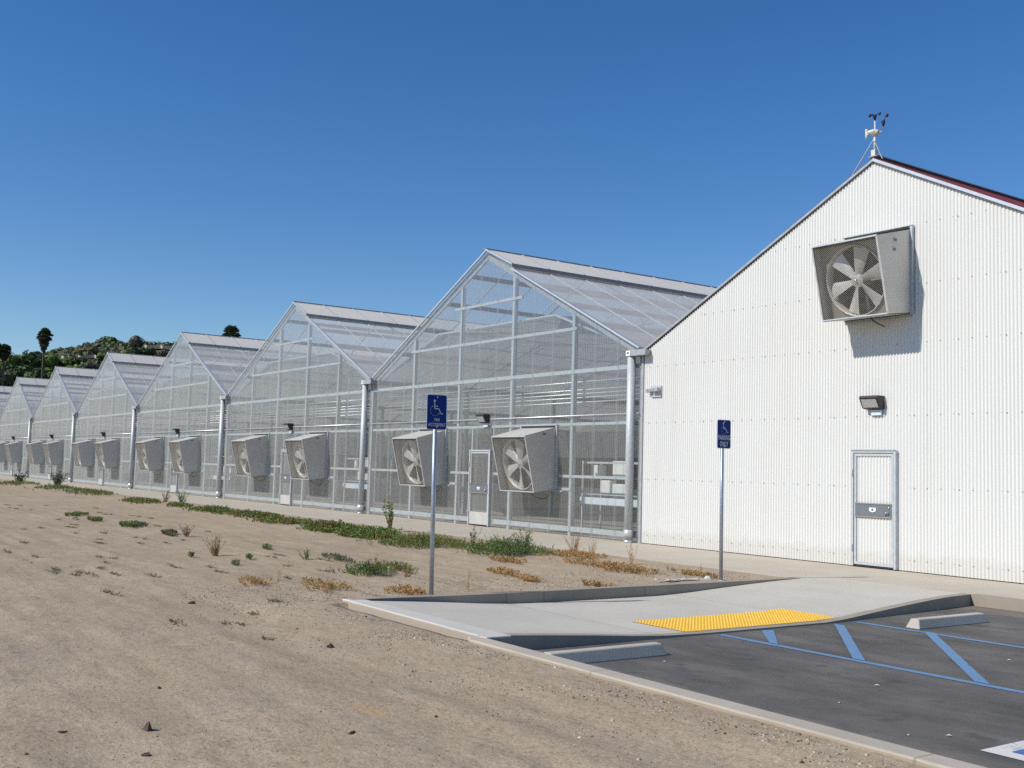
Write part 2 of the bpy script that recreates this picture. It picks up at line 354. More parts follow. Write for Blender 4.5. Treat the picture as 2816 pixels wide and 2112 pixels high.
# pale edge band and kerb towards the dirt
mb = MB(); mb.hexa([(7.05,-11.12,-.3),(10.27,-11.2,-.3),(10.27,-10.87,-.3),(7.25,-10.87,-.3),(7.0,-11.1,.004),(10.27,-11.17,.004),(10.27,-10.87,.003),(7.2,-10.87,.003)])
structure(mb.build('landing_edge_band', M['band'], bevel=.01))
mb = MB(); mb.box(10.275, 40, -11.375, -11.17, -.4, 0.0)
mb.hexa([(10.1,-11.36,-.3),(10.275,-11.375,-.3),(10.275,-11.17,-.3),(10.1,-11.17,-.3),(10.1,-11.27,.0),(10.275,-11.375,0),(10.275,-11.19,0),(10.1,-11.19,0)])
structure(mb.build('kerb', M['kerb'], bevel=.014))
# lot-side kerb (drops flush at the ramp) with its top strip
mb = MB(); yk = [-11.165] + yy
for a, b_ in zip(yk, yk[1:]):
    za, zb = rz(a)+.004, rz(b_)+.004; xa, xb = fx(a), fx(b_)
    mb.hexa([(xa-.16,a,-.4),(xa,a,-.4),(xb,b_,-.4),(xb-.16,b_,-.4),(xa-.155,a,za),(xa-.012,a,za),(xb-.012,b_,zb),(xb-.155,b_,zb)])
mb.box(9.9, 24, -2.44, -2.27, -.4, .004)
structure(mb.build('kerb', M['kerb_shade']))
# back kerb standing above the ramp
mb = MB(); yb = [-11.05 + i*.25 for i in range(32)] + [-3.06]
def bkx(y): return 7.3 - .12*sm((-9.2-y)/1.8)
for a, b_ in zip(yb, yb[1:]):
    xa, xb = bkx(a), bkx(b_)
    mb.hexa([(xa-.15,a,-.4),(xa,a,-.4),(xb,b_,-.4),(xb-.15,b_,-.4),(xa-.15,a,.006),(xa-.01,a,.006),(xb-.01,b_,.006),(xb-.15,b_,.006)])
structure(mb.build('kerb', M['kerb_shade']))
# parking lot
LOT = -.155
mb = MB(); mb.poly([(10.1,-11.3,LOT),(60,-11.3,LOT),(60,-2.3,LOT),(9.8,-2.3,LOT)])
lot = structure(mb.build('parking_lot', M['asphalt']))
def strip(name, pts, mat, z): 
    mb = MB(); mb.poly([(x, y, z) for x, y in pts]); return mb.build(name, mat, lot)
strip('blue_line', [(10.36,-8.13),(24,-8.04),(24,-7.94),(10.36,-8.03)], M['blue_paint'], LOT+.004)
strip('blue_line', [(10.34,-5.70),(24,-5.52),(24,-5.42),(10.34,-5.60)], M['blue_paint'], LOT+.004)
for (a, b_, c_, d_) in (((10.36,-7.40),(10.40,-7.24),(11.16,-8.03),(11.04,-8.03)),):
    strip('hatch_line', [a, d_, c_, b_], M['blue_paint'], LOT+.008)
for s, e in (((10.36,-6.10),(12.10,-8.02)), ((11.24,-5.585),(13.40,-8.01)), ((12.52,-5.57),(14.70,-8.0)), ((13.8,-5.55),(15.98,-7.99)), ((15.1,-5.53),(17.2,-7.98))):
    strip('hatch_line', [s, e, (e[0]+.15, e[1]), (s[0]+.15, s[1])], M['blue_paint'], LOT+.008)
sq = strip('stall_emblem', [(14.83,-10.26),(16.05,-10.26),(16.05,-9.04),(14.83,-9.04)], M['white_line'], LOT+.004)
mb = MB(); mb.poly([(14.97,-10.12,LOT+.008),(15.91,-10.12,LOT+.008),(15.91,-9.18,LOT+.008),(14.97,-9.18,LOT+.008)]); mb.build('emblem_field', M['deep_blue_paint'], sq)

# ISA wheelchair symbol in strokes; map(u,v)->3D point
def isa(mb, mp, R, th, m=0):
    k = R/.068
    def stroke(pts, w):
        for (x0,y0),(x1,y1) in zip(pts, pts[1:]):
            d = Vector((x1-x0, y1-y0)); L = d.length or 1; d /= L; n = Vector((-d.y, d.x))*w/2; e = d*w*.3
            mb.poly([mp(x0-e.x-n.x, y0-e.y-n.y), mp(x1+e.x-n.x, y1+e.y-n.y), mp(x1+e.x+n.x, y1+e.y+n.y), mp(x0-e.x+n.x, y0-e.y+n.y)], m)
    def S(l): return [(x*k, y*k) for x, y in l]
    arc = [(.068*math.cos(rad(a)), .068*math.sin(rad(a))) for a in range(122, 337, 8)]
    for i in range(len(arc)-1): stroke(S(arc[i:i+2]), th)
    stroke(S([(-.007,.11),(-.007,.024)]), th*1.1); stroke(S([(-.007,.024),(.060,.024)]), th*1.1); stroke(S([(.060,.024),(.093,-.048)]), th*1.1)
    stroke(S([(.090,-.048),(.119,-.036)]), th*1.1); stroke(S([(-.005,.056),(.042,.056)]), th*.95)
    mb.poly([mp((-.007+.0165*math.cos(2*PI*a/14))*k, (.126+.0165*math.sin(2*PI*a/14))*k) for a in range(14)], m)
mb = MB(); isa(mb, lambda u, v: (15.42-v, -9.68+u, LOT+.012), .22, .05); mb.build('wheelchair_symbol', M['white_line'], sq)

# tactile paving
mb = MB(); tx0, tx1, ty0, ty1 = 9.22, 10.13, -8.4, -5.75
ty = [ty0+(ty1-ty0)*i/24 for i in range(25)]
for a, b_ in zip(ty, ty[1:]): mb.poly([(tx0,a,rz(a)+.006),(tx1,a,rz(a)+.006),(tx1,b_,rz(b_)+.006),(tx0,b_,rz(b_)+.006)])
i = 0; y = ty0+.03
while y < ty1-.02:
    x = tx0+.03
    while x < tx1-.02:
        z = rz(y)+.006
        ring = lambda r, zz: [(x+r*math.cos(PI*k/3), y+r*math.sin(PI*k/3), zz) for k in range(6)]
        mb.faces(ring(.016, z)+ring(.010, z+.007), [(k, (k+1) % 6, 6+(k+1) % 6, 6+k) for k in range(6)]+[tuple(range(6, 12))])
        x += .052
    y += .052
tag(mb.build('tactile_paving', M['yellow']), 'yellow tactile warning mat of raised domes at the foot of the ramp', 'tactile paving')

# wheel stops
def wheel_stop(x, y0, y1, label):
    mb = MB(); z0 = LOT; h = .115
    P = lambda y, e: [(x-.1,y,z0),(x+.1,y,z0),(x+.055,y+e,z0+h),(x-.055,y+e,z0+h)]
    a, b_ = P(y0, .05), P(y1, -.05)
    mb.faces(a+b_, [(0,1,2,3),(7,6,5,4),(0,4,5,1),(1,5,6,2),(2,6,7,3),(3,7,4,0)])
    tag(mb.build('wheel_stop', M['stop'], bevel=.012), label, 'wheel stop', 'concrete wheel stops in the parking bays')
wheel_stop(11.02, -11.05, -9.58, 'concrete wheel stop nearest the dirt, its left end hidden behind the kerb')
wheel_stop(11.02, -5.48, -3.98, 'concrete wheel stop beside the blue hatched aisle, near the white wall')

# ------------------------------------------------------------ signs
def text_mesh(txt, size, width=None):
    cu = bpy.data.curves.new('lettering', 'FONT'); cu.body = txt; cu.size = size; cu.align_x = 'CENTER'; cu.space_character = 1.12; cu.offset = size*.022
    o = bpy.data.objects.new('t', cu); COL.objects.link(o); bpy.context.view_layer.update()
    me = bpy.data.meshes.new_from_object(o.evaluated_get(bpy.context.evaluated_depsgraph_get()))
    vs = [v.co.copy() for v in me.vertices]; fs = [tuple(p.vertices) for p in me.polygons]
    bpy.data.objects.remove(o); bpy.data.meshes.remove(me)
    x0, x1 = min(v.x for v in vs), max(v.x for v in vs); z0, z1 = min(v.y for v in vs), max(v.y for v in vs)
    sx = (width/(x1-x0)) if width else 1; sy = size/(z1-z0); cx, cz = (x0+x1)/2, (z0+z1)/2
    return [((v.x-cx)*sx, (v.y-cz)*sy) for v in vs], fs
def road_sign(loc, top, lines, isa_c, isa_r, label, lean=0):
    t = empty('parking_sign', loc)
    mb = MB(); mb.tube([(0,0,-.3),(0,0,top-.02)], .03, 14); mb.build('pole', M['pole'], t, smooth=True)
    mb = MB(); mb.blob((0,0,.0), .05, jit=.1, sq=(1,1,.35)); mb.build('concrete_footing', M['stop'], t)
    W2, H, cz = .1525, .457, top-.457/2; xf = .034
    def rrect(w2, h2, r, x):
        pts = []
        for cx, cy, a0 in ((w2-r,h2-r,0),(-w2+r,h2-r,90),(-w2+r,-h2+r,180),(w2-r,-h2+r,270)):
            for a in range(0, 91, 15): pts.append((x, cx+r*math.cos(rad(a0+a)), cz+cy+r*math.sin(rad(a0+a))))
        return pts
    mb = MB(); f, b2 = rrect(W2, H/2, .03, xf+.003), rrect(W2, H/2, .03, xf); n = len(f)
    mb.faces(f+b2, [tuple(range(n)), tuple(range(2*n-1, n-1, -1))]+[(k, n+k, n+(k+1) % n, (k+1) % n) for k in range(n)])
    pn = mb.build('sign_panel', M['sign_white'], t)
    mb = MB(); mb.poly(rrect(W2-.008, H/2-.008, .024, xf+.0045)); mb.build('blue_face', M['sign_blue'], pn)
    mb = MB(); isa(mb, lambda u, v: (xf+.006, isa_c[0]+u, cz+isa_c[1]+v), isa_r, .0115*isa_r/.068); mb.build('wheelchair_symbol', M['sign_white'], pn)
    for txt, h, wd, z in lines:
        vs, fs = text_mesh(txt, h, wd); mb = MB(); mb.faces([(xf+.006, u, cz+z+v) for u, v in vs], fs); mb.build('lettering', M['sign_white'], pn)
    for z in (H/2-.035, -H/2+.035):
        mb = MB(); mb.tube([(xf+.004, 0, cz+z), (xf+.012, 0, cz+z)], .007, 8); mb.build('bolt', M['chrome'], pn)
    t.rotation_euler = (lean, 0, 0)
    return tag(t, label, 'sign', 'blue accessible parking signs on poles')
road_sign((6.95,-9.81,-.03), 2.60, [('VAN', .044, .082, -.098), ('ACCESSIBLE', .044, .255, -.163)], (-.03,.02), .068,
          'blue sign reading VAN ACCESSIBLE under a wheelchair symbol on a metal pole', rad(.7))
road_sign((6.88,-4.46,-.03), 2.54, [('PARKING', .078, .265, -.054), ('ONLY', .078, .185, -.155)], (-.012,.065), .057,
          'blue sign reading PARKING ONLY under a wheelchair symbol before the white wall', rad(.2))

# ------------------------------------------------------------ corrugated helpers
PITCH_C = .0677; AMP = .012
def corr_wall(mb, x0, x1, ytop, ybot_z, y, pitch=PITCH_C, amp=AMP, seg=8, m=0, phase=0, lip=0):
    """vertical ribs; ytop(x)->z"""
    n = max(2, int(round((x1-x0)/pitch*seg))); b = len(mb.v)
    for i in range(n+1):
        x = x0+(x1-x0)*i/n; yy_ = y+amp*math.cos(2*PI*(x+phase)/pitch)
        mb.v.append((x, yy_, ybot_z)); mb.v.append((x, yy_, ytop(x)))
    for i in range(n): mb.f.append((b+2*i, b+2*i+2, b+2*i+3, b+2*i+1)); mb.m.append(m)
def corr_slope(mb, p0, p1, y0, y1, pitch=PITCH_C, amp=AMP, seg=8, m=0):
    """sheet between line p0 (x,z) and p1 (x,z) extruded along y, ribs run p0->p1"""
    d = Vector((p1[0]-p0[0], p1[1]-p0[1])).normalized(); nn = Vector((-d.y, d.x));  nn = nn if nn.y > 0 else -nn
    n = int((y1-y0)/pitch*seg); b = len(mb.v)
    for i in range(n+1):
        y = y0+(y1-y0)*i/n; o = amp*math.cos(2*PI*y/pitch)
        mb.v.append((p0[0]+nn.x*o, y, p0[1]+nn.y*o)); mb.v.append((p1[0]+nn.x*o, y, p1[1]+nn.y*o))
    for i in range(n): mb.f.append((b+2*i, b+2*i+2, b+2*i+3, b+2*i+1)); mb.m.append(m)

# ------------------------------------------------------------ door builder
def shield(mb, cx, cz, y, s, m=0):
    mb.poly([(cx-s,y,cz+s*.5),(cx-s*.9,y,cz-s*.35),(cx,y,cz-s*.62),(cx+s*.9,y,cz-s*.35),(cx+s,y,cz+s*.5)], m)
def make_door(parent, x0, x1, z1, yf, glazed):
    """outer frame x0..x1, 0.02..z1, front plane yf (negative y is outwards)"""
    fr = MB(); t = .045
    fr.box(x0, x0+t, yf-.03, yf+.06, .02, z1); fr.box(x1-t, x1, yf-.03, yf+.06, .02, z1); fr.box(x0+t, x1-t, yf-.03, yf+.06, z1-t, z1)
    if not glazed: fr.box(x0-.01, x1+.01, yf-.05, yf-.031, z1+.001, z1+.02)
    door = fr.build('door', M['galv'], parent)
    a, b_ = x0+t+.012, x1-t-.012; l = MB(); zt = z1-t-.015; s = .045
    l.box(a, a+s, yf-.018, yf+.02, .05, zt); l.box(b_-s, b_, yf-.018, yf+.02, .05, zt); l.box(a+s, b_-s, yf-.018, yf+.02, zt-s, zt); l.box(a+s, b_-s, yf-.018, yf+.02, .05, .10)
    l.build('door_leaf_frame', M['alu'] if glazed else M['galv'], door)
    ge = MB(); ge.box(x0+t, x1-t, yf-.0, yf+.03, .021, .048); ge.build('threshold_shade_strip', M['dark'], door)  # solid near-black strip painted in for the shade under the door leaf
    ins = MB(); corr_wall(ins, a+s, b_-s, lambda x: zt-s, 1.19, yf+.004); corr_wall(ins, a+s, b_-s, lambda x: .94, .101 if not glazed else .40, yf+.004)
    ins.build('door_panel', M['poly_wall'] if glazed else M['white_paint'], door, smooth=True)
    if glazed:
        k = MB(); k.box(a+s, b_-s, yf-.008, yf+.01, .10, .40); k.build('kick_plate', M['fan_sheet'], door)
    lr = MB(); lr.box(a+s-.02, b_-s+.02, yf-.024, yf-.002, .955, 1.175); rail = lr.build('lock_rail', M['lock'], door, bevel=.004)
    lt = MB(); lt.box(a+s-.02, b_-s+.02, yf-.034, yf-.002, 1.176, 1.196); lt.build('rail_trim', M['chrome'], rail)
    lt = MB(); lt.box(a+s-.02, b_-s+.02, yf-.034, yf-.002, .934, .954); lt.build('rail_trim', M['fan_inner'], rail)
    cx = (a+b_)/2-.015
    bd = MB(); shield(bd, cx, 1.075, yf-.026, .075); bd.poly([(cx+.028*math.cos(2*PI*k/12), yf-.028, 1.07+.016*math.sin(2*PI*k/12)) for k in range(12)], 1)
    bd.poly([(cx+.012*math.cos(2*PI*k/12), yf-.0285, 1.075+.026*math.sin(2*PI*k/12)) for k in range(12)], 1)
    bd.build('badge', [M['badge'], M['badge_blue']], rail)
    h = MB(); h.tube([(b_-s-.04, yf-.026, 1.04), (b_-s-.04, yf-.07, 1.04), (b_-s-.13, yf-.075, 1.03)], .011, 8); h.tube([(b_-s-.04, yf-.024, 1.12), (b_-s-.04, yf-.04, 1.12)], .016, 10)
    h.build('door_handle', M['chrome'], door, smooth=True)
    for z in (.35, 1.75):
        hg = MB(); hg.tube([(x0+t*.5, yf-.04, z-.06), (x0+t*.5, yf-.04, z+.06)], .013, 8); hg.build('hinge', M['galv'], door)
    return door

# ------------------------------------------------------------ wall lamp
def make_lamp():
    t = empty('wall_lamp')
    mb = MB(); w2 = .2           # wedge body; y negative = outwards; z from 0 (bottom) to .25
    prof = [(0,.0),(-.13,.02),(-.235,.21),(-.22,.25),(0,.25)]
    mb.faces([(-w2, y, z) for y, z in prof]+[(w2, y, z) for y, z in prof], [(0,1,2,3,4),(9,8,7,6,5)]+[(k, 5+k, 5+(k+1) % 5, (k+1) % 5) for k in range(5)])
    mb.build('lamp_housing', M['bronze'], t, bevel=.008)
    g = MB(); d = .006
    def onf(u, v): # face between (-.13,.02) and (-.235,.21)
        return (u, -.13-.105*v-d, .02+.19*v-.003)
    g.poly([onf(-.165,.08), onf(.165,.08), onf(.165,.86), onf(-.165,.86)]); g.build('lamp_glass', M['lens'], t)
    bx = MB(); bx.box(-.07, .15, -.045, .0, -.11, -.004); bx.build('junction_box', M['panel_blue'], t, bevel=.006)
    return t
lamp0 = make_lamp()

# ------------------------------------------------------------ exhaust fan
FAN_AXIS = []
def make_fan(stickers):
    """origin: bottom centre of the wall opening; outwards = -y"""
    t = empty('exhaust_fan'); hw = .765
    A = dict(zb=0, zt=1.62)                       # at wall
    fb, ft = (-.69, -.10), (-1.03, 1.35)           # (y,z) front bottom, front top
    bt = Vector((ft[0]-fb[0], ft[1]-fb[1])); L = bt.length; e = bt/L; nrm = Vector((-e.y, e.x)); nrm = nrm if nrm.x < 0 else -nrm
    def fp(u, v, dpt=0):      # u: -hw..hw, v: 0..1 up the face, dpt: depth behind face
        return Vector((u, fb[0]+e.x*L*v-nrm.x*dpt, fb[1]+e.y*L*v-nrm.y*dpt))
    th = .012
    hs = MB()
    bl, br = (-hw, fb[0], fb[1]), (hw, fb[0], fb[1]); tl, tr = (-hw, ft[0], ft[1]), (hw, ft[0], ft[1])
    wbl, wbr, wtl, wtr = (-hw, 0, 0), (hw, 0, 0), (-hw, 0, 1.62), (hw, 0, 1.62)
    def slab(a, b_, c, d, inn):
        i_ = Vector(inn)*th; hs.hexa([Vector(a), Vector(b_), Vector(c), Vector(d), Vector(a)+i_, Vector(b_)+i_, Vector(c)+i_, Vector(d)+i_])
    slab(wbr, br, tr, wtr, (-1,0,0)); slab(wbl, wtl, tl, bl, (1,0,0))
    slab(tl, wtl, wtr, tr, (0,0,-1)); slab(bl, br, wbr, wbl, (0,0,1))
    hs.build('housing', M['fan_sheet'], t)
    # rim around the outlet
    rm = MB(); k = .022
    for a, b_ in (((-hw,0),(hw,0)), ((hw,0),(hw,1)), ((hw,1),(-hw,1)), ((-hw,1),(-hw,0))):
        rm.beam(fp(a[0]*.985, a[1]*.97+.015, -.004), fp(b_[0]*.985, b_[1]*.97+.015, -.004), k*1.4, k)
    rm.build('outlet_rim', M['alu'], t)
    # wall flange
    fl = MB(); fl.box(hw+.001, hw+.05, -.06, .0, -.02, 1.66); fl.box(-hw-.05, -hw-.001, -.06, 0, -.02, 1.66); fl.box(-hw-.05, hw+.05, -.07, 0, 1.661, 1.68); fl.build('wall_flange', M['galv'], t)
    sh = MB(); sh.box(-hw-rail_x, hw+rail_x, -.03, .08, -.06, -.021); sh.build('support_rail', M['galv_dull'], t)
    # orifice plate with round hole and bell ring
    R, n = .665, 40; cu, cv = 0, .47; D = .22
    op = MB(); ring = [fp(cu+R*math.cos(2*PI*i/n), cv+R*math.sin(2*PI*i/n)/L, D) for i in range(n)]
    outer = []
    for i in range(n):
        a = 2*PI*i/n; c, s = math.cos(a), math.sin(a); uu_ = hw-.02; kx = uu_/abs(c) if abs(c) > 1e-6 else 1e9
        hi = (1-cv)*L-.02; lo = cv*L-.02; kz = (hi if s > 0 else lo)/abs(s) if abs(s) > 1e-6 else 1e9; r_ = min(kx, kz)
        outer.append(fp(cu+r_*c, cv+r_*s/L, D))
    op.faces(ring+outer, [(i, (i+1) % n, n+(i+1) % n, n+i) for i in range(n)]); op.build('orifice_plate', M['fan_inner'], t)
    bs = MB(); r1 = [fp(cu+(R-.005)*math.cos(2*PI*i/n), cv+(R-.005)*math.sin(2*PI*i/n)/L, D-.05) for i in range(n)]; r2 = [fp(cu+(R+.015)*math.cos(2*PI*i/n), cv+(R+.015)*math.sin(2*PI*i/n)/L, D-.05) for i in range(n)]
    r3 = [fp(cu+(R-.005)*math.cos(2*PI*i/n), cv+(R-.005)*math.sin(2*PI*i/n)/L, D+.14) for i in range(n)]
    bs.faces(r1+r2+r3, [(i, (i+1) % n, n+(i+1) % n, n+i) for i in range(n)]+[(i, 2*n+i, 2*n+(i+1) % n, (i+1) % n) for i in range(n)]); bs.build('venturi_ring', M['fan_sheet'], t, smooth=True)
    # shutter slats behind
    sl = MB(); z = .03
    while z < 1.58: sl.hexa([(-hw+.02,-.03,z),(hw-.02,-.03,z),(hw-.02,-.01,z+.01),(-hw+.02,-.01,z+.01),(-hw+.02,-.09,z+.075),(hw-.02,-.09,z+.075),(hw-.02,-.08,z+.082),(-hw+.02,-.08,z+.082)]); z += .085
    sl.build('shutter', M['shutter'], t)
    # hub, motor, blades
    C0 = fp(cu, cv, D+.03); ax = Vector((0, nrm.x, nrm.y)).normalized(); ex = Vector((1,0,0)); ey = ax.cross(ex).normalized()
    FAN_AXIS.clear(); FAN_AXIS.extend([C0.copy(), ax.copy()])
    hb = MB(); hb.tube([C0+ax*.05, C0+ax*.02, C0-ax*.06], [.05,.135,.135], 12); hub = hb.build('hub', M['blade'], t)
    cp = MB(); cp.blob(C0+ax*.055, .035); cp.build('hub_cap', M['chrome'], hub, smooth=True)
    for kblade in range(6):
        a0 = 2*PI*kblade/6+rad(12); dr = ex*math.cos(a0)+ey*math.sin(a0); tn = -ex*math.sin(a0)+ey*math.cos(a0)
        bm = MB(); rows = []
        for i in range(6):
            f = i/5; r_ = .11+.525*f; half = .06+.10*f; tw = rad(32-18*f)
            for q in (-1, -.33, .33, 1):
                p = C0+dr*r_+(tn*math.cos(tw)+ax*math.sin(tw))*half*q+ax*(.02*(1-q*q)); rows.append(p)
        bm.faces(rows, [(i*4+j, i*4+j+1, (i+1)*4+j+1, (i+1)*4+j) for i in range(5) for j in range(3)])
        bm.build('fan_blade', M['blade'], t, smooth=True)
    mo = MB(); mo.tube([C0-ax*.10+ey*.0, C0-ax*.34], .11, 12); mo.beam(C0-ax*.2+Vector((-.75,0,-.02)), C0-ax*.2+Vector((.75,0,-.02)), .05, .05); mo.beam(C0-ax*.2-ey*.6, C0-ax*.2+ey*.6, .05, .04); mo.build('motor', M['galv_dull'], t)
    # diamond guard mesh
    gm = MB(); st = .046; wr = .0017
    W_, H_ = 2*hw-.04, L-.04
    k = -H_
    while k < W_:
        for sgn in (1, -1):
            # line: x = k + s, z = s
            s0 = max(0, -k); s1 = min(H_, W_-k)
            if s1 > s0:
                def q(s): 
                    xx = k+s; xx = xx if sgn > 0 else W_-xx
                    return fp(xx-W_/2, (s+.02)/L, .012+(.002 if sgn > 0 else 0))
                a, b_ = q(s0), q(s1); d = (b_-a).normalized(); sd_ = d.cross(ax).normalized()*wr
                gm.poly([a-sd_, b_-sd_, b_+sd_, a+sd_]); gm.poly([a+ax*wr*2-sd_, a-sd_, b_-sd_, b_+ax*wr*2-sd_])
        k += st
    gm.build('guard_mesh', M['wire'], t)
    for (y, z, wdt, hgt, two) in stickers:
        s_ = MB(); s_.box(hw+.001, hw+.003, y-wdt/2, y+wdt/2, z-hgt/2, z+hgt/2); s_.box(hw+.003, hw+.0045, y-wdt*.33, y+wdt*.33, z-hgt*.25, z+hgt*.18, 1); s_.build('warning_sticker', [M['sticker'], M['badge_blue']], t)
    cb = MB(); cb.tube([(.05,-.35,-.02),(.1,-.33,-.12),(.22,-.25,-.22),(.36,-.12,-.27),(.45,-.02,-.2),(.5,.05,-.05)] if two_cord else [(.05,-.3,-.02),(.08,-.27,-.1),(.16,-.2,-.17),(.24,-.12,-.22)], .008 if two_cord else .012, 6); cb.build('power_cord', M['black'], t)
    return t
two_cord = True; rail_x = .3
fan0 = make_fan([(-.42, 1.42, .15, .08, False)])
two_cord = False; rail_x = .0
fan_w = make_fan([(-.50, 1.33, .12, .10, True), (-.52, 1.15, .12, .10, True)])

# ------------------------------------------------------------ greenhouse prototype
W, HG, HR = 13.692, 4.53, 7.91; DEP = 30.0
XC = -W/2; SL = (HR-HG)/(W/2)
def roof(x): return HR - abs(x-XC)*SL
gh = empty('greenhouse')
mb = MB(); corr_wall(mb, -W+.03, -.03, lambda x: roof(x)-.03, .02, 0)
k = 0; x = -W+.45
while x < -.3:
    corr_wall(mb, x-.045, x+.045, lambda q: roof(q)-.035, .021, -.006, m=1); x += .88 + (.0 if k % 3 else .0); k += 1
mb.build('front_wall', [M['poly_wall'], M['poly_lap']], gh, smooth=True)
for s in (-1, 1):
    e = (XC+s*(W/2-.12), roof(XC+s*(W/2-.12)))
    vb = (XC+s*1.42, HR-1.42*SL)
    if s < 0:
        mb = MB(); corr_slope(mb, (XC-.02, HR+.05), (e[0], e[1]+.03), -.07, DEP); mb.build('roof_sheet', M['poly_roof'], gh, smooth=True)
        mb = MB(); mb.beam((XC+.02, -.06, HR+.04), (e[0]-.02, -.06, e[1]+.02), .04, .045); mb.build('gable_trim', M['galv'], gh)
        for k in range(1, 23):
            y = -.1+1.31*k; mb = MB(); mb.beam((XC-.05, y, HR+.05), (e[0], y, e[1]+.045), .028, .02); mb.build('glazing_bar', M['galv'], gh)
        for d in (1.0, 2.37, 3.75, 5.12):
            mb = MB(); mb.beam((XC+s*d, .1, HR-d*SL-.07), (XC+s*d, DEP, HR-d*SL-.07), .06, .13); mb.build('purlin', M['purlin'], gh)
        mb = MB(); mb.beam((XC, .06, HR-.11), (e[0], .06, e[1]-.11), .05, .17); mb.build('gable_rafter', M['galv_dull'], gh)
        continue
    mb = MB(); corr_slope(mb, (XC+s*.05, HR-.05*SL+.03), (e[0], e[1]+.03), -.05, DEP); mb.build('roof_sheet', M['poly_roof'], gh, smooth=True)
    mb = MB(); corr_slope(mb, (XC+s*.02, HR+.085), (vb[0], vb[1]+.16), -.07, DEP); 
    vent = mb.build('roof_vent', M['poly_vent'], gh, smooth=True)
    mb = MB(); mb.beam((vb[0]+s*.02, -.13, vb[1]+.12), (vb[0]+s*.02, DEP, vb[1]+.12), .05, .085); mb.build('vent_edge_shadow_rail', M['purlin'], vent)  # vent edge in dark grey, also standing in for the shadow line beneath it
    mb = MB(); mb.beam((XC+s*.0+s*.04, -.09, HR+.08), (vb[0]+s*.02, -.09, vb[1]+.155), .05, .05); mb.build('vent_end_trim', M['alu'], vent)
    for k in range(1, 23):
        y = -.1+1.31*k
        mb = MB(); mb.beam((XC+s*.04, y, HR+.095), (vb[0], y, vb[1]+.175), .05, .02); mb.build('vent_bar', M['galv'], vent)
        mb = MB(); mb.beam((vb[0], y, vb[1]+.045), (e[0], y, e[1]+.045), .028, .02); mb.build('glazing_bar', M['galv'], gh)
    for d in (1.0, 2.37, 3.75, 5.12):
        mb = MB(); mb.beam((XC+s*d, .1, HR-d*SL-.07), (XC+s*d, DEP, HR-d*SL-.07), .06, .12); mb.build('purlin', M['purlin'], gh)
    mb = MB(); mb.beam((XC, .06, HR-.11), (e[0], .06, e[1]-.11), .05, .17); mb.build('gable_rafter', M['galv_dull'], gh)
    mb = MB(); mb.beam((XC+s*1.35, -.03, HR-1.35*SL+.01), (e[0]+s*.02, -.03, e[1]+.01), .09, .05); mb.build('gable_trim', M['alu'], gh)
    # sloping part of the shade curtain
mb = MB()
cc = [(-W+.15, 4.50), (-9.85, 5.80), (-3.85, 5.80), (-.15, 4.50)]
for a, b_ in zip(cc, cc[1:]):
    nseg = 60
    for i in range(nseg):
        y0, y1 = .3+(DEP-.6)*i/nseg, .3+(DEP-.6)*(i+1)/nseg; s0 = .02*math.sin(i*1.7); s1 = .02*math.sin((i+1)*1.7)
        mb.poly([(a[0], y0, a[1]+s0), (b_[0], y0, b_[1]+s0), (b_[0], y1, b_[1]+s1), (a[0], y1, a[1]+s1)])
mb.build('shade_curtain', M['cloth'], gh, smooth=True)
mb = MB()
for a, b_ in zip(cc, cc[1:]): mb.beam((a[0], .27, a[1]), (b_[0], .27, b_[1]), .03, .05)
mb.build('curtain_rail', M['alu'], gh)
mb = MB(); mb.beam((XC, -.12, HR+.10), (XC, DEP, HR+.10), .12, .03); mb.build('ridge_cap', M['purlin'], gh)
for x in (-2.74, -5.48, -8.21, -10.95):
    mb = MB(); mb.box(x-.05, x+.05, .04, .16, 0, roof(x)-.2); mb.build('mullion', M['galv'], gh)
def girt(x0, x1, z, h=.07, y=.02):
    mb = MB(); mb.box(x0, x1, y, y+.045, z-h/2, z+h/2); mb.build('girt', M['galv'], gh)
girt(-W+.15, -7.4, .17, .13); girt(-6.25, -.15, .17, .13)
girt(-W+.15, -10.35, 1.50); girt(-8.6, -7.36, 1.50); girt(-6.28, -4.9, 1.50); girt(-3.2, -.15, 1.50)
girt(-W+.12, -.12, 2.83); girt(-W+.05, -.05, 4.18, .10); girt(-11.1, -2.6, 5.30, .08); girt(-8.55, -5.05, 6.40, .08)
girt(-8.65, -8.2, 1.17, .07); girt(-3.2, -2.68, 1.17, .07)
for x in (-7.36, -6.26):
    mb = MB(); mb.box(x-.025, x+.025, .02, .06, 2.17, 2.79); mb.build('stud', M['galv'], gh)
mb = MB(); mb.tube([(-W+.1, -.03, 3.04), (-.1, -.03, 3.04)], .019, 6); mb.build('conduit', M['alu'], gh, smooth=True)
for z in (3.95, 3.85, 3.74, 3.64, 3.54, 3.42):
    mb = MB(); mb.tube([(-W+.2, .4, z), (-.2, .4, z)], .018, 6); mb.build('heating_pipe', M['alu'], gh, smooth=True)
mb = MB(); mb.box(-.15, .03, .03, .2, 0, HG-.05); mb.build('corner_column', M['galv_dull'], gh)
mb = MB(); mb.tube([(-.27,-.13,.02),(-.27,-.13,HG-.12)], .10, 18); dp = mb.build('downpipe', M['galv'], gh, smooth=True)
mb = MB(); mb.tube([(-.27,-.13,.13),(-.27,-.13,.30)], .112, 18); mb.tube([(-.27,-.13,.0),(-.27,-.13,.05)], .107, 18); mb.build('pipe_collar', M['alu'], dp, smooth=True)
mb = MB(); mb.poly([(-.30,-.2,4.42),(-.30,.1,4.42),(-.30,.1,4.51),(-.30,-.2,4.51)])
mb = MB()
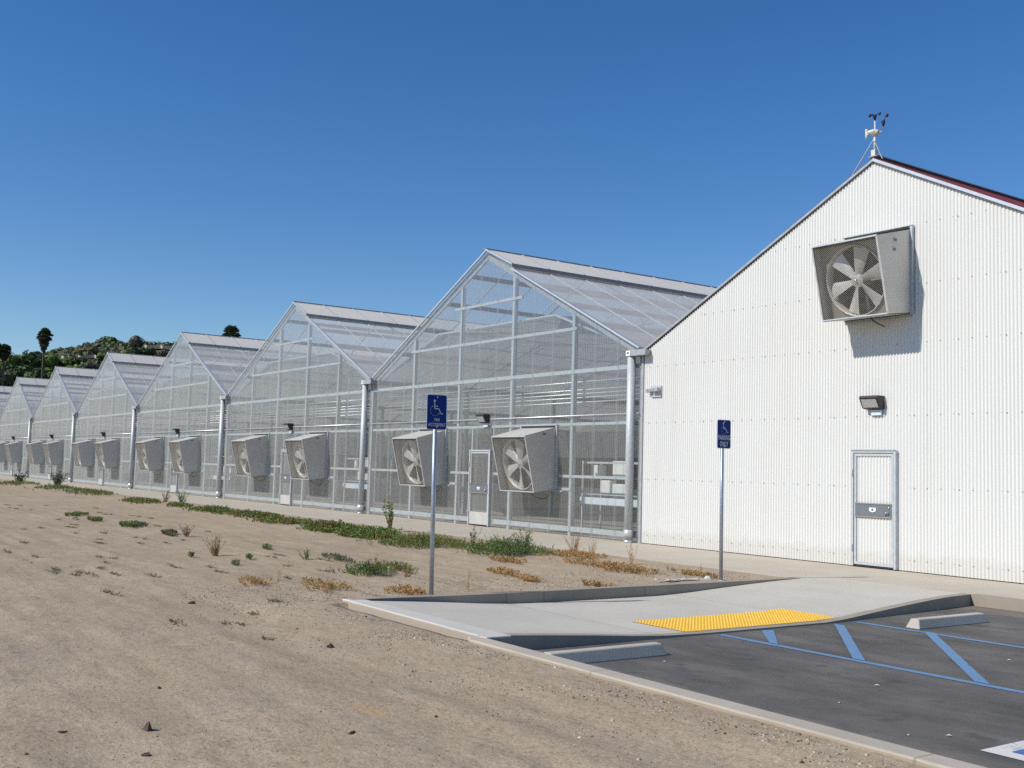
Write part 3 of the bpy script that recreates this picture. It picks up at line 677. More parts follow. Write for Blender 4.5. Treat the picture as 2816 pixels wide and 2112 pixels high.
g = [(-.30,4.52),(-.27,4.40),(.27,4.40),(.30,4.52),(.26,4.52),(.24,4.43),(-.24,4.43),(-.26,4.52)]
for i in range(8):
    a, b_ = g[i], g[(i+1) % 8]; mb.poly([(a[0],-.2,a[1]),(a[0],DEP,a[1]),(b_[0],DEP,b_[1]),(b_[0],-.2,b_[1])])
gut = mb.build('gutter', M['galv_dull'], gh)
mb = MB(); mb.hexa([(-.33,-.24,4.385),(.31,-.24,4.385),(.31,-.20,4.385),(-.33,-.20,4.385),(-.35,-.24,4.53),(.33,-.24,4.53),(.33,-.20,4.53),(-.35,-.20,4.53)]); mb.build('gutter_end_cap', M['galv_dull'], gut, bevel=.008)
mb = MB(); mb.box(-.345,-.20,-.249,-.241,4.40,4.52); mb.box(-.30,-.245,-.252,-.2495,4.44,4.49,1); mb.build('maker_plate', [M['badge'], M['badge_blue']], gut)
# trusses and interior posts
for k in range(0, 6):
    y = 3.83+3.93*k
    mb = MB()
    for s in (-1, 1):
        mb.beam((XC, y, HR-.2), (XC+s*(W/2-.2), y, HG-.05), .05, .07)
        mb.beam((XC+s*1.5, y, HR-.85), (XC+s*2.6, y, 5.95), .025, .025)
    mb.beam((XC-3.6, y, 5.95), (XC+3.6, y, 5.95), .04, .04)
    mb.build('truss', M['galv_dull'], gh)
    mb = MB(); mb.box(-.06, .06, y-.06, y+.06, 0, HG-.12); mb.build('interior_post', M['galv_dull'], gh)
mb = MB(); mb.box(-W, -0.0, DEP-.1, DEP, .0, .6, 0); mb.box(-W, 0, DEP-.15, DEP+.1, .6, 2.6, 1); mb.box(-W, 0, DEP-.1, DEP, 2.6, 4.4, 0); mb.build('cooling_pad_wall', [M['galv_dull'], M['pad']], gh)
mb = MB(); corr_wall(mb, -W+.03, -.03, lambda x: roof(x)-.03, 4.4, DEP, seg=6); mb.build('rear_gable', M['poly_roof'], gh, smooth=True)
make_door(gh, -7.345, -6.27, 2.17, -.05, True)

ORD = ['first', 'second', 'third', 'fourth', 'fifth', 'sixth', 'seventh', 'eighth']
roots = [gh] + [copy_tree(gh) for _ in range(7)]
for i, g_ in enumerate(roots):
    g_.location = (-i*W, 0, 0)
    if i == 0: lb = 'tall clear corrugated greenhouse gable directly against the white building'
    elif i == 7: lb = 'farthest greenhouse, only its roof edge showing at the left edge of the photo'
    else: lb = 'clear corrugated greenhouse gable, %s in the row counted from the white building' % ORD[i]
    tag(g_, lb, 'greenhouse', 'row of joined gabled greenhouses')
mb = MB(); mb.poly([(-8*W, .6, .003), (.05, .6, .003), (.05, DEP, .003), (-8*W, DEP, .003)]); structure(mb.build('greenhouse_floor', M['floor_in']))
# end wall of the row at the far left
mb = MB(); mb.box(-8*W-.05, -8*W+.0, 0, DEP, 0, HG); tag(mb.build('end_wall', M['poly_roof']), 'clear side wall closing the far end of the greenhouse row', 'wall')

# fans and lamps on the greenhouses
first = True; lfirst = True
for i in range(7):
    nm = ORD[i]; where = 'the greenhouse beside the white building' if i == 0 else 'the %s greenhouse from the white building' % nm
    for s, side in ((2.80, 'right'), (-2.68, 'left')):
        f = fan0 if first else copy_tree(fan0); first = False
        f.location = (-i*W+XC+s+.005, 0, 1.15)
        rot = Matrix.Translation(FAN_AXIS[0]) @ Matrix.Rotation(random.uniform(0, 1.04) if not (i == 0) else (0.12 if s > 0 else .3), 4, FAN_AXIS[1]) @ Matrix.Translation(-FAN_AXIS[0])
        for ch in f.children:
            if ch.name.startswith('fan_blade'): ch.matrix_basis = rot
        tag(f, 'grey exhaust fan %s of the door on %s' % (side, where), 'fan', 'exhaust fans along the greenhouse fronts')
    l = lamp0 if lfirst else copy_tree(lamp0); lfirst = False
    l.location = (-i*W-6.60, -.03, 2.93)
    tag(l, 'dark wedge wall lamp above the door of %s' % where, 'lamp', 'wall lamps over the greenhouse doors')

# racks and cabinets behind the clear wall
def rack(x0, label, gx):
    t = empty('equipment_rack', (gx, 0, 0))
    mb = MB()
    for x in (-2.77, -.45):
        for y in (.48, 1.1): mb.box(x-.02, x+.02, y-.02, y+.02, .01, 1.92)
    mb.build('rack_post', M['galv'], t)
    mb = MB(); mb.box(-2.75, -.43, .46, .50, 1.84, 1.89); mb.box(-2.75, -.43, .46, .50, 1.05, 1.09); mb.build('rack_beam', M['galv'], t)
    mb = MB(); mb.box(-2.80, -.42, .42, .455, .81, .985); mb.build('trough_front', M['panel_blue'], t)
    return tag(t, label, 'rack', 'equipment racks behind the clear walls')
cab_specs = [(-2.52,-2.13,1.09,1.42,'lower left'), (-2.04,-1.45,1.09,1.34,'lower right'), (-2.04,-1.45,1.53,1.92,'upper right'), (-2.80,-2.55,1.50,1.81,'upper left')]
for i in range(3):
    where = 'first greenhouse' if i == 0 else '%s greenhouse' % ORD[i]
    rack(0, 'slotted metal rack with a pale blue trough inside the right end of the %s' % where, -i*W)
    for (a, b_, z0, z1, pos) in cab_specs[: (4 if i < 2 else 2)]:
        t = MB(); t.box(a, b_, .86, 1.06, z0, z1); c_ = t.build('control_cabinet', M['cabinet'], bevel=.01); c_.location = (-i*W, 0, 0)
        d_ = MB(); d_.box(a+.02, b_-.02, .845, .859, z0+.02, z1-.02); d_.build('cabinet_door', M['cabinet'], c_)
        tag(c_, 'white box of the %s pair behind the clear wall of the %s' % (pos, where), 'cabinet', 'control cabinets behind the clear walls')

# ------------------------------------------------------------ white building
wb = empty('white_building', (0,0,0))
WX0, WXA, WZA, WX1 = .06, 6.4528, 7.70, 12.4
def wroof(x): return WZA-(WXA-x)*(WZA-4.515)/(WXA-WX0) if x < WXA else WZA-(x-WXA)*.51
mb = MB(); corr_wall(mb, WX0, WX1, lambda x: wroof(x)-.05, .015, -.02, seg=8)
x = .27
pat = [0, .264, .528, .79, .88]
base = 7.208
cols = set()
for k in range(-9, 7):
    for p in (0, .09, .352, .62): cols.add(round(base+.88*k+p, 3))
for x in sorted(cols):
    if x < .15 or x > 12.3: continue
    for z in (.21, 1.5, 2.81, 4.12, 5.19, 6.3):
        if z > wroof(x)-.15 or (5.9 < x < 7.05 and z < 2.2) or (5.7 < x < 7.4 and 4.5 < z < 6.35): continue
        mb.box(x-.006, x+.006, -.035, -.02, z-.006, z+.006, 1)
mb.build('front_wall', [M['white_paint'], M['screw']], wb, smooth=False)
for p in wb.children[0].data.polygons: p.use_smooth = (p.material_index == 0)
mb = MB(); mb.box(WX0-.03, WX0, 0, DEP, 0, 4.5); mb.box(WX1, WX1+.03, 0, DEP, 0, 4.4); mb.box(WX0, WX1, DEP, DEP+.03, 0, 4.4); mb.build('side_wall', M['white_paint'], wb)
for s, xe in ((-1, WX0-.0), (1, WX1+.1)):
    mb = MB(); corr_slope(mb, (WXA, WZA+.02), (xe, wroof(xe)+.02), -.06, DEP); mb.build('roof_sheet', M['roof_under'], wb, smooth=True)
    mb = MB()
    if s < 0:
        mb.beam((WXA+.02, -.045, WZA+.0), (xe-.02, -.045, wroof(xe)+.0), .05, .04)
        mb.build('rake_trim', M['galv_dull'], wb)
    else:
        mb.beam((WXA, -.075, WZA-.015), (xe, -.075, wroof(xe)-.015), .04, .055); mb.build('rake_trim', M['alu'], wb)
mb = MB(); mb.beam((WXA, -.08, WZA+.05), (WXA, DEP, WZA+.05), .2, .02); mb.build('ridge_cap', M['purlin'], wb)
mb = MB(); mb.box(-.005, .055, -.045, .02, .01, 4.5); mb.build('corner_trim', M['galv_dull'], wb)
make_door(wb, 5.995, 6.96, 2.17, -.06, False)
tag(wb, 'white corrugated steel building with a tall gable and a ribbed door', 'building')
fan_w.scale = (.94, 1, .965); fan_w.location = (6.545, -.03, 4.665); tag(fan_w, 'exhaust fan high on the white corrugated gable wall casting a long shadow', 'fan')
lw_ = copy_tree(lamp0); lw_.location = (6.49, -.03, 2.93); tag(lw_, 'dark bronze wedge lamp on the white wall above its ribbed door', 'lamp')
for k_ in ('group',):
    if k_ in lw_: del lw_[k_]
t = empty('camera_bracket', (.52, -.03, 3.52))
mb = MB(); mb.box(-.15, .17, -.03, 0, -.12, .14); mb.build('back_plate', M['galv'], t, bevel=.004)
mb = MB(); mb.box(-.06, .15, -.14, -.031, .0, .09); mb.box(-.27, -.09, -.12, -.035, -.01, .08); mb.build('sensor_head', M['galv_dull'], t, bevel=.01)
mb = MB(); mb.blob((.03, -.142, .045), .012); mb.blob((-.18, -.122, .03), .012); mb.build('lens', M['black'], t)
tag(t, 'small grey sensor box on the left end of the white wall near the downpipe', 'sensor')

# ------------------------------------------------------------ weather station on the ridge
ws = empty('weather_station', (6.45, -.01, 7.73))
def wst(name, mat, fn, smooth=True): mb = MB(); fn(mb); mb.build(name, mat, ws, smooth)
wst('mast', M['station'], lambda mb: mb.tube([(0,0,.1),(0,0,.52),(0,0,.521),(0,0,.74)], [.022,.022,.012,.012], 10))
wst('base_box', M['station'], lambda mb: mb.box(-.05,.04,-.05,.04,.02,.15), False)
wst('clamp', M['galv'], lambda mb: mb.tube([(0,0,.31),(0,0,.335)], .03, 10))
def pod(mb):
    mb.tube([(0,0,.43),(0,0,.49),(0,0,.52),(0,0,.55)], [.05,.10,.11,.03], 14); mb.box(-.13,.0,-.05,.02,.49,.55); mb.box(.01,.10,-.07,.0,.45,.52)
wst('instrument_pod', M['station'], pod)
wst('temperature_sensor', M['station'], lambda mb: (mb.tube([(-.19,0,.40),(-.19,0,.47),(-.19,0,.56)], [.014,.022,.022], 8), mb.blob((-.19,0,.58), .03), mb.tube([(-.19,0,.49),(-.05,0,.50)], .012, 6)))
wst('sensor_arm', M['galv'], lambda mb: mb.tube([(.05,0,.48),(.14,0,.475),(.185,0,.49),(.19,0,.56)], .014, 8))
def cups(mb, x, z, rods):
    mb.tube([(x,0,z),(x,0,z+.10),(x,0,z+.13)], [.008,.036,.03], 12)
    for dx, dy, dz, r in rods:
        mb.tube([(x,0,z+.12),(x+dx,dy,z+.12+dz)], .007, 6); mb.blob((x+dx,dy,z+.12+dz), r, sq=(1,.8,1.1))
wst('wind_speed_cups', M['black'], lambda mb: cups(mb, 0, .71, [(-.09,-.03,.01,.032),(.06,.06,.035,.03),(.0,-.09,-.01,.02)]))
wst('wind_vane', M['black'], lambda mb: cups(mb, .19, .55, [(.065,.02,.10,.033),(-.05,0,.0,.008)]))
for e_ in ((-.50,-.02,-.24), (.17,.0,-.05)):
    mb = MB(); mb.beam((0,0,.40 if e_[0] < 0 else .33), e_, .022, .01); mb.build('brace', M['galv'], ws)
tag(ws, 'weather station with black wind cups on the ridge of the white building', 'weather station')

# ------------------------------------------------------------ plants
def leaf_mat(name, c1, c2, tr=.25):
    m, nt, b = new_mat(name)
    gi = N(nt, 'ShaderNodeNewGeometry'); r = ramp(nt, gi.outputs['Random Per Island'], [(0, c1), (1, c2)])
    nt.links.new(r.outputs[0], b.inputs['Base Color']); b.inputs['Roughness'].default_value = .65; b.inputs['Specular IOR Level'].default_value = .25
    t = N(nt, 'ShaderNodeBsdfTranslucent'); nt.links.new(r.outputs[0], t.inputs[0]); mx = N(nt, 'ShaderNodeMixShader'); mx.inputs[0].default_value = tr
    o = nt.nodes['Material Output']; nt.links.new(b.outputs[0], mx.inputs[1]); nt.links.new(t.outputs[0], mx.inputs[2]); nt.links.new(mx.outputs[0], o.inputs[0]); return m
M['lg'] = leaf_mat('weed_leaves', (.085,.15,.03), (.25,.32,.10))
M['lg2'] = leaf_mat('greyish_weed_leaves', (.09,.12,.06), (.22,.25,.16))
M['red'] = leaf_mat('rusty_weed_leaves', (.15,.13,.04), (.36,.27,.11))
M['dry'] = leaf_mat('dry_weed_stems', (.40,.235,.09), (.64,.43,.21))
M['deadg'] = leaf_mat('flattened_grass', (.10,.075,.04), (.24,.19,.11))
def leaf(mb, p, d, ln, wd, m):
    d = d.normalized(); s = d.cross(Vector((random.uniform(-1,1), random.uniform(-1,1), random.uniform(-.3,1)))).normalized()*wd/2
    mb.faces([p-s*.5, p+d*ln*.5-s, p+d*ln, p+d*ln*.5+s], [(0,1,2,3)], m)
def sprig(mb, p, d, L, lf, nl, m, ms, curl=.5, r=.004):
    d = Vector(d).normalized(); n = 4; pts = [Vector(p)]
    for i in range(n):
        d = (d + Vector((random.uniform(-.25,.25), random.uniform(-.25,.25), curl*.25))).normalized(); pts.append(pts[-1]+d*L/n)
    mb.tube(pts, [r, r*.8, r*.6, r*.4, r*.25], 4, ms, cap=False)
    for k in range(nl):
        f = random.random()**.8*n*.999; i = int(f); q = pts[i].lerp(pts[i+1], f-i)
        a = random.uniform(0, 2*PI); leaf(mb, q, Vector((math.cos(a), math.sin(a), random.uniform(-.1,1.0)))+(pts[i+1]-pts[i]).normalized()*.6, lf*random.uniform(.6,1.3), lf*.4, m)
def edge_r(th, ph): return 1+.22*math.sin(2*th+ph)+.15*math.sin(3*th+2.1*ph)+.10*math.sin(5*th+ph*3.3)
def weed_mat(name, x, y, rx, ry, h, n, mats, label, group, ang=0, lf=.045, gap=.0, up=.45):
    mb = MB(); ph = random.uniform(0, 6)
    root = Vector((x, y, dirt_z(x, y)))
    for _ in range(n):
        th = random.uniform(0, 2*PI); q = random.random()**.62*edge_r(th, ph)*(1.45 if random.random() < .08 and n > 300 else 1)
        lx, ly = q*rx*math.cos(th), q*ry*math.sin(th)
        px, py = lx*math.cos(ang)-ly*math.sin(ang), lx*math.sin(ang)+ly*math.cos(ang)
        gx, gy = x+px, y+py; gz = dirt_z(gx, gy)
        if gz < -.3: gz = 0
        hh = h*(.35+.65*max(0, 1-q*q*.8))*random.uniform(.4, 1.15)
        out = Vector((math.cos(th+ang), math.sin(th+ang), 0))
        m = 0 if random.random() > (.15 if len(mats) > 1 else 0) else 1
        if len(mats) > 1 and noise.noise(Vector((gx*1.3, gy*1.3, 4))) > (.30 if mats[0] != 'red' else .0): m = 1
        b = Vector((px, py, gz-root.z+hh*random.uniform(0, .45)))
        sprig(mb, b-out*.06, out*random.uniform(.2,1)+Vector((0,0,up)), max(.07, hh*random.uniform(.6,1.0)), lf, 9, m, m, .9, .003)
    o = mb.build(name, [M[k] for k in mats]); o.location = root
    return tag(o, label, 'weed', group)
G1 = 'green weeds creeping along the walkway edge'; G2 = 'small weeds on the open dirt'; G3 = 'dried rusty weed patches'
WM = [
 (1.35,-4.75,1.05,.55,.26,650,('lg','lg2'),'thick green weed clump standing right of the van sign, nearest the dry stalks',G1),
 (-1.15,-5.2,1.25,.62,.22,750,('lg','red'),'large green weed mat directly behind the van accessible sign pole',G1),
 (-3.9,-5.0,1.1,.5,.18,500,('lg','red'),'green weed mat with reddish top just left of the van sign',G1),
 (-6.2,-4.95,1.3,.42,.18,520,('lg','red'),'long green weed strip in front of the second downpipe from the white building',G1),
 (-9.3,-4.9,1.5,.42,.16,420,('lg','red'),'green and brown weed strip between two greener weed strips',G1),
 (-12.2,-4.6,1.5,.42,.2,420,('lg','red'),'green weed strip before the door of the second greenhouse',G1),
 (-15.3,-4.7,1.5,.48,.22,420,('lg','red'),'green weed mound in front of the third downpipe from the white building',G1),
 (-19.2,-4.6,1.1,.35,.14,220,('lg','red'),'thin weed strip left of the third downpipe, mixed green and brown',G1),
 (-23.5,-4.7,2.2,.5,.15,380,('red','lg'),'long rusty green weed strip before the third greenhouse',G1),
 (-33.0,-4.3,3.5,.7,.22,420,('lg','red'),'distant green weed strip before the fourth greenhouse',G1),
 (-39.5,-4.2,3.2,.8,.25,380,('lg','lg2'),'distant green weed strip below a grey bush, before the fifth downpipe',G1),
 (-48.5,-4.6,2.6,.9,.3,300,('lg','red'),'farthest dark weed mound at the left edge of the photo',G1),
 (3.62,-8.95,.55,.38,.17,420,('lg','lg2'),'isolated bright green weed clump in the open dirt left of the van sign base',G2),
 (3.0,-8.1,.75,.28,.05,160,('red','lg'),'low brownish weed mat behind the isolated green clump',G2),
 (1.15,-8.3,.75,.22,.05,160,('lg2','red'),'flat grey green weed mat left of the isolated clump',G2),
 (-14.9,-9.1,.5,.3,.08,90,('lg','red'),'far small green tuft on the left of the open dirt',G2),
 (-12.2,-9.2,.45,.25,.06,70,('red','lg'),'far small brownish tuft right of a green tuft on the open dirt',G2),
 (-9.4,-9.0,.9,.32,.08,150,('lg','lg2'),'green tuft spread left of the lone grey bush',G2),
 (-6.0,-9.1,.5,.2,.05,80,('lg2','red'),'low tuft of grass just left of the lone grey bush',G2),
 (-1.3,-8.65,.3,.12,.07,60,('lg','lg2'),'small dark sprawling weed behind the lone grey bush',G2),
 (.55,-9.75,.22,.1,.05,30,('lg','lg2'),'tiny dark sprig with upturned tips right of the lone grey bush',G2),
 (1.45,-10.35,.2,.1,.06,28,('lg','lg2'),'tiny forked dark sprig nearer than its neighbour on the open dirt',G2),
 (-.3,-10.5,.1,.08,.05,24,('lg','lg2'),'tiny round dark sprig just below the lone grey bush',G2),
 (4.55,-4.75,1.05,.32,.10,520,('dry','red'),'broad orange brown dried weed mat beside the walkway before the last downpipe',G3),
 (2.75,-4.1,.8,.3,.12,330,('dry','red'),'orange dried weed mat under the tall dry stalks',G3),
 (2.6,-5.6,.55,.2,.05,160,('dry','red'),'flat orange dried patch in front of the thick green clump',G3),
 (4.2,-6.75,.6,.2,.05,170,('dry','red'),'low orange dried patch midway between the two sign poles',G3),
 (5.25,-7.0,.4,.16,.08,150,('dry','red'),'small spiky orange dried weed between the two sign poles',G3),
 (6.3,-6.5,.42,.2,.04,90,('dry','red'),'faint orange dried patch close to the back kerb',G3),
 (6.1,-4.3,.6,.15,.05,120,('dry','red'),'thin orange dried weeds at the foot of the parking only sign',G3),
 (5.0,-10.4,.9,.3,.05,150,('dry','red'),'thin orange dried weeds left of the van sign base',G3),
 (6.1,-9.7,.5,.25,.05,110,('dry','red'),'sparse orange dried stems right behind the kerb tip',G3),
 (4.2,-11.1,.5,.25,.05,90,('dry','red'),'scattered orange dried stems on the dirt left of the kerb tip',G3),
]
for i_, (x, y, rx, ry, h, n, mats, lb, g_) in enumerate(WM):
    weed_mat('dried_weed' if mats[0] == 'dry' else 'weed', x, y, rx*1.08, ry*1.05, h*(1.1 if x > -8 else .75)*(1 if g_ != G3 else .75), int(n*(1.5 if g_ == G1 and x > -8 else .8)), mats, lb, g_, ang=-.25 if y < -6 else 0, lf=.036 if x > -3 else .07, up=.45 if g_ != G2 else .8)
def bush(x, y, h, r, n, mats, label, dry=False, lf=.03, nl=14):
    mb = MB(); z = dirt_z(x, y)
    if z < -.3: z = 0
    for _ in range(n):
        a = random.uniform(0, 2*PI); t = random.random()
        sprig(mb, (random.uniform(-.04,.04), random.uniform(-.04,.04), 0), (math.cos(a)*t*r/h*1.1, math.sin(a)*t*r/h*1.1, 1), h*random.uniform(.55,1.05), lf, nl, 0, 1, .25, .006 if not dry else .005)
    o = mb.build('dry_bush' if dry else 'bush', [M[k] for k in mats]); o.location = (x, y, z)
    return tag(o, label, 'bush', None)
bush(-.45,-10.0,.38,.26,34,('lg2','dry'),'lone grey green bush on the open dirt')
bush(-4.6,-4.1,.85,.22,16,('lg','dry'),'tall leafy green sapling left of the van sign pole', nl=30, lf=.06)
bush(1.6,-4.5,.55,.35,22,('lg','lg2'),'dark upright weed stalks rising out of the thick green clump', nl=18, lf=.05)
bush(-.1,-4.6,.45,.2,10,('lg','lg2'),'small dark stalks at the left end of the thick green clump', nl=18, lf=.045)
bush(3.75,-8.9,.33,.3,7,('red','red'),'two leaning brown stalks above the isolated green clump', nl=20, lf=.03)
bush(1.0,-8.85,.24,.3,14,('lg2','lg'),'small grey sprigs at the left end of the flat mats', nl=12, lf=.03)
bush(4.2,-8.6,.2,.25,12,('lg2','dry'),'sparse pale sprigs right of the isolated green clump', nl=8, lf=.02)
bush(2.4,-3.85,.55,.5,30,('dry','dry'),'tall pinkish dry stalks at the walkway edge right of the green clump', True, nl=8, lf=.02)
bush(3.0,-3.9,.45,.4,16,('dry','dry'),'shorter dry stalks behind the orange mat', True, nl=8, lf=.02)
bush(4.35,-4.1,.42,.1,8,('dry','dry'),'single dry stalk cluster in front of the downpipe at the white building', True, nl=24, lf=.025)
bush(-5.4,-8.9,.32,.22,22,('lg2','dry'),'small grey bush left of the lone one, in the far dirt')
bush(-19.6,-4.4,.55,.45,22,('lg2','lg'),'sparse grey bush before the third greenhouse downpipe', lf=.06)
bush(-22.4,-4.1,.45,.4,14,('lg2','lg'),'sparse grey bush farther left along the weed strip', lf=.06)
bush(-42,-3.8,.95,1.0,34,('lg2','lg'),'large grey green bush by the distant walkway', lf=.13, nl=22)
bush(-49,-4.3,.8,.8,20,('lg2','lg'),'spiky grey bush on the farthest weed mound', lf=.13, nl=18)
bush(6.2,-4.25,.25,.06,4,('dry','dry'),'thin dry stem beside the parking only sign', True, nl=8, lf=.02)
bush(3.9,-10.6,.3,.05,4,('dry','dry'),'single tall dry stem left of the kerb tip', True, nl=8, lf=.015)
bush(5.9,-8.6,.32,.15,6,('dry','dry'),'dry stems just left of the van sign pole', True, nl=6, lf=.015)

# ------------------------------------------------------------ stones and debris
def pebble_mat(name, c1, c2):
    m, nt, b = new_mat(name); gi = N(nt, 'ShaderNodeNewGeometry'); r = ramp(nt, gi.outputs['Random Per Island'], [(0, (.05,.035,.03)), (.16, (.07,.05,.04)), (.2, c1), (.8, c2), (1, tuple(min(.6, x*1.5) for x in c2))])
    nt.links.new(r.outputs[0], b.inputs['Base Color']); b.inputs['Roughness'].default_value = .9; return m
M['pebble'] = pebble_mat('pebbles', (.20,.155,.11), (.38,.32,.25))
M['clod'] = simple('dark_clod', (.09,.06,.045), .95, 0, .3, 20)
M['litter'] = simple('pale_litter', (.6,.6,.58), .6)
def stone(mb, x, y, z, r, m=0, flat=.6):
    a0 = random.uniform(0, 6); p = []
    for k in range(5): a = a0+2*PI*k/5; q = r*random.uniform(.7,1.2); p.append((x+q*math.cos(a), y+q*math.sin(a), z-r*.2))
    for k in range(4): a = a0+.5+2*PI*k/4; q = r*random.uniform(.3,.6); p.append((x+q*math.cos(a), y+q*math.sin(a), z+r*flat*random.uniform(.6,1.1)))
    mb.faces(p, [(5,6,7,8),(0,1,5),(1,6,5),(1,2,6),(2,7,6),(2,3,7),(3,8,7),(3,4,8),(4,5,8),(4,0,5)], m)
mb = MB()
def ok(x, y): z = dirt_z(x, y); return z if z > -.3 else None
for _ in range(15000):
    # density falls away from the camera; more along the kerb foot
    if random.random() < .45:
        x = random.uniform(6.0, 16.5); y = -11.42-abs(random.gauss(0, .55)) if x > 7.0 else random.uniform(-12, -9.5)
        r = random.uniform(.004, .012) if random.random() < .95 else random.uniform(.012, .024)
        if noise.noise(Vector((x*1.3, y*2.2, 8))) < random.uniform(-.2, .5): continue
    elif random.random() < .5:
        x = random.uniform(4.5, 7.1); y = random.uniform(-12.5, -3.4); r = random.uniform(.005, .016)
    else:
        x = random.uniform(-1, 16.5)+(0 if random.random() < .85 else random.uniform(-14, 0)); y = random.uniform(-16.4, -7); r = random.uniform(.003, .010) if random.random() < .96 else random.uniform(.010, .022)
        if noise.noise(Vector((x*.9, y*.9, 1))) < random.uniform(-.35, .25): continue
    z = ok(x, y)
    if z is None: continue
    stone(mb, x, y, z, r)
for _ in range(9000):
    x = random.uniform(7.5, 16.5); y = random.uniform(-16.4, -11.45)
    if noise.noise(Vector((x*1.1, y*1.4, 21))) < random.uniform(-.4, .35): continue
    z = ok(x, y)
    if z is not None: stone(mb, x, y, z, random.uniform(.0025, .0075))
tag(mb.build('gravel', M['pebble']), 'loose gravel and pebbles strewn over the dirt', 'gravel', kind='stuff')
def clod(x, y, r, label, mat='clod', sq=(1,.7,.7), n=1, name='dirt_clod', cat='clod'):
    mb = MB(); r *= .68
    for k in range(n): mb.blob((random.uniform(-r,r)*.8 if k else 0, random.uniform(-r,r)*.8 if k else 0, r*.3), r*(1 if not k else random.uniform(.3,.6)), seg=7, rings=5, jit=.25, sq=sq)
    o = mb.build(name, M[mat]); o.location = (x, y, (ok(x, y) or 0)); o.rotation_euler = (0, 0, random.uniform(0, 3)); tag(o, label, cat)
mb = MB(); mb.faces([(-.06,-.02,-.01),(.0,-.035,-.01),(.05,-.02,-.01),(.045,.02,-.01),(-.01,.03,-.01),(-.05,.01,-.01),(.02,-.02,.045),(.045,-.008,.062),(.015,.008,.04),(-.02,.0,.022)],[(0,1,6,9),(1,2,7,6),(2,3,7),(3,4,8,7),(4,5,9,8),(5,0,9),(6,7,8),(6,8,9)])
o = mb.build('dirt_clod', M['clod']); o.location = (11.92,-14.88, dirt_z(11.92,-14.88)+.0); tag(o, 'wedge shaped dark clod standing up in the near dirt', 'clod')
clod(12.53,-15.07,.035,'crumbly reddish clod on the near dirt below the wedge shaped one', sq=(1.2,1,.35), n=9)
clod(11.75,-15.36,.04,'flat dark bark piece left of the wedge shaped clod', sq=(1.3,.35,.25), name='bark_piece', cat='bark')
clod(12.65,-13.8,.045,'flat brown bark piece right of centre in the dirt', sq=(1.3,.3,.2), name='bark_piece', cat='bark')
clod(10.68,-14.43,.028,'small dark reddish clod left of the orange stain', n=4)
clod(9.63,-12.51,.05,'dark clod among gravel left of the kerb band', n=6)
clod(13.74,-13.94,.022,'dark clod at the bottom edge near the middle of the photo', n=4)
clod(12.49,-13.07,.02,'round dark clod right of the orange stain', n=2)
clod(5.96,-12.59,.05,'dark twisted lump on the open dirt left of the kerb tip', sq=(1.2,.6,.6), n=5)
clod(8.5,-12.35,.025,'pale stone left of the kerb band', mat='pebble', n=2, name='stone', cat='stone')
clod(12.26,-15.67,.02,'small dark clod near the lower left corner', n=2)
clod(6.9,-5.6,.07,'grey rock on the dirt by the back kerb', mat='pebble', sq=(1,.8,.6), n=2, name='stone', cat='stone')
mb = MB(); mb.beam((-.13,0,.01),(.13,.04,.012),.008,.004); o = mb.build('white_stick', M['litter']); o.location = (8.92,-13.67, dirt_z(8.92,-13.67)); o.rotation_euler = (0,0,1.05); tag(o, 'thin white stick lying on the dirt', 'stick')
clod(7.9,-13.42,.03,'white scrap of litter behind the white stick', mat='litter', sq=(1.3,.6,.2), n=2, name='litter', cat='litter')
mb = MB()
for k in range(7): mb.beam((random.uniform(-.5,.5), random.uniform(-.1,.1), .01), (random.uniform(-.5,.5), random.uniform(-.1,.1), .03), .05, .012)
mb.blob((.55,.05,.03), .05, jit=.3, sq=(1.4,.7,.6)); o = mb.build('litter', M['litter']); o.location = (6.55,-5.0, dirt_z(6.55,-5.0)); o.rotation_euler = (0,0,1.4); tag(o, 'heap of pale twigs and white litter near the parking only sign', 'litter')
# leaves and scraps on the asphalt
LS = [(13.1,-9.0,'litter'),(14.5,-10.1,'litter'),(14.2,-9.2,'clod'),(12.9,-6.6,'litter'),(13.4,-9.9,'litter'),(14.0,-7.0,'clod'),(11.6,-6.9,'litter'),(12.9,-7.3,'clod'),(10.75,-7.4,'clod'),(14.35,-10.35,'litter'),(11.4,-9.9,'litter')]
LLB = ['pale leaf scrap on the asphalt midway between the blue line and the kerb','pale leaf scrap nearest the kerb, left of the painted emblem','dark leaf scrap on the asphalt behind the painted emblem','pale leaf scrap between the last two blue hatch lines','white scrap on the asphalt near the kerb, left of two others',
 'dark leaf scrap on the far side of the blue line near the right edge','pale leaf scrap between the first two blue hatch lines','dark leaf scrap beside the second blue hatch line','dark speck lying on the shortest blue hatch line','pale leaf scrap touching the left side of the painted emblem','pale scrap on the asphalt just in front of the left wheel stop']
for i, (x, y, mt_) in enumerate(LS):
    mb = MB(); a = random.uniform(0, 3); c_, s_ = math.cos(a), math.sin(a); L_ = random.uniform(.012,.028)
    mb.faces([(c_*L_,s_*L_,.004),(-s_*L_*.4,c_*L_*.4,.014),(-c_*L_,-s_*L_,.004),(s_*L_*.4,-c_*L_*.4,.01)], [(0,1,2,3)])
    o = mb.build('fallen_leaf', M[mt_]); o.location = (x, y, LOT+.004)
    tag(o, LLB[i], 'leaf', 'leaf scraps on the asphalt')

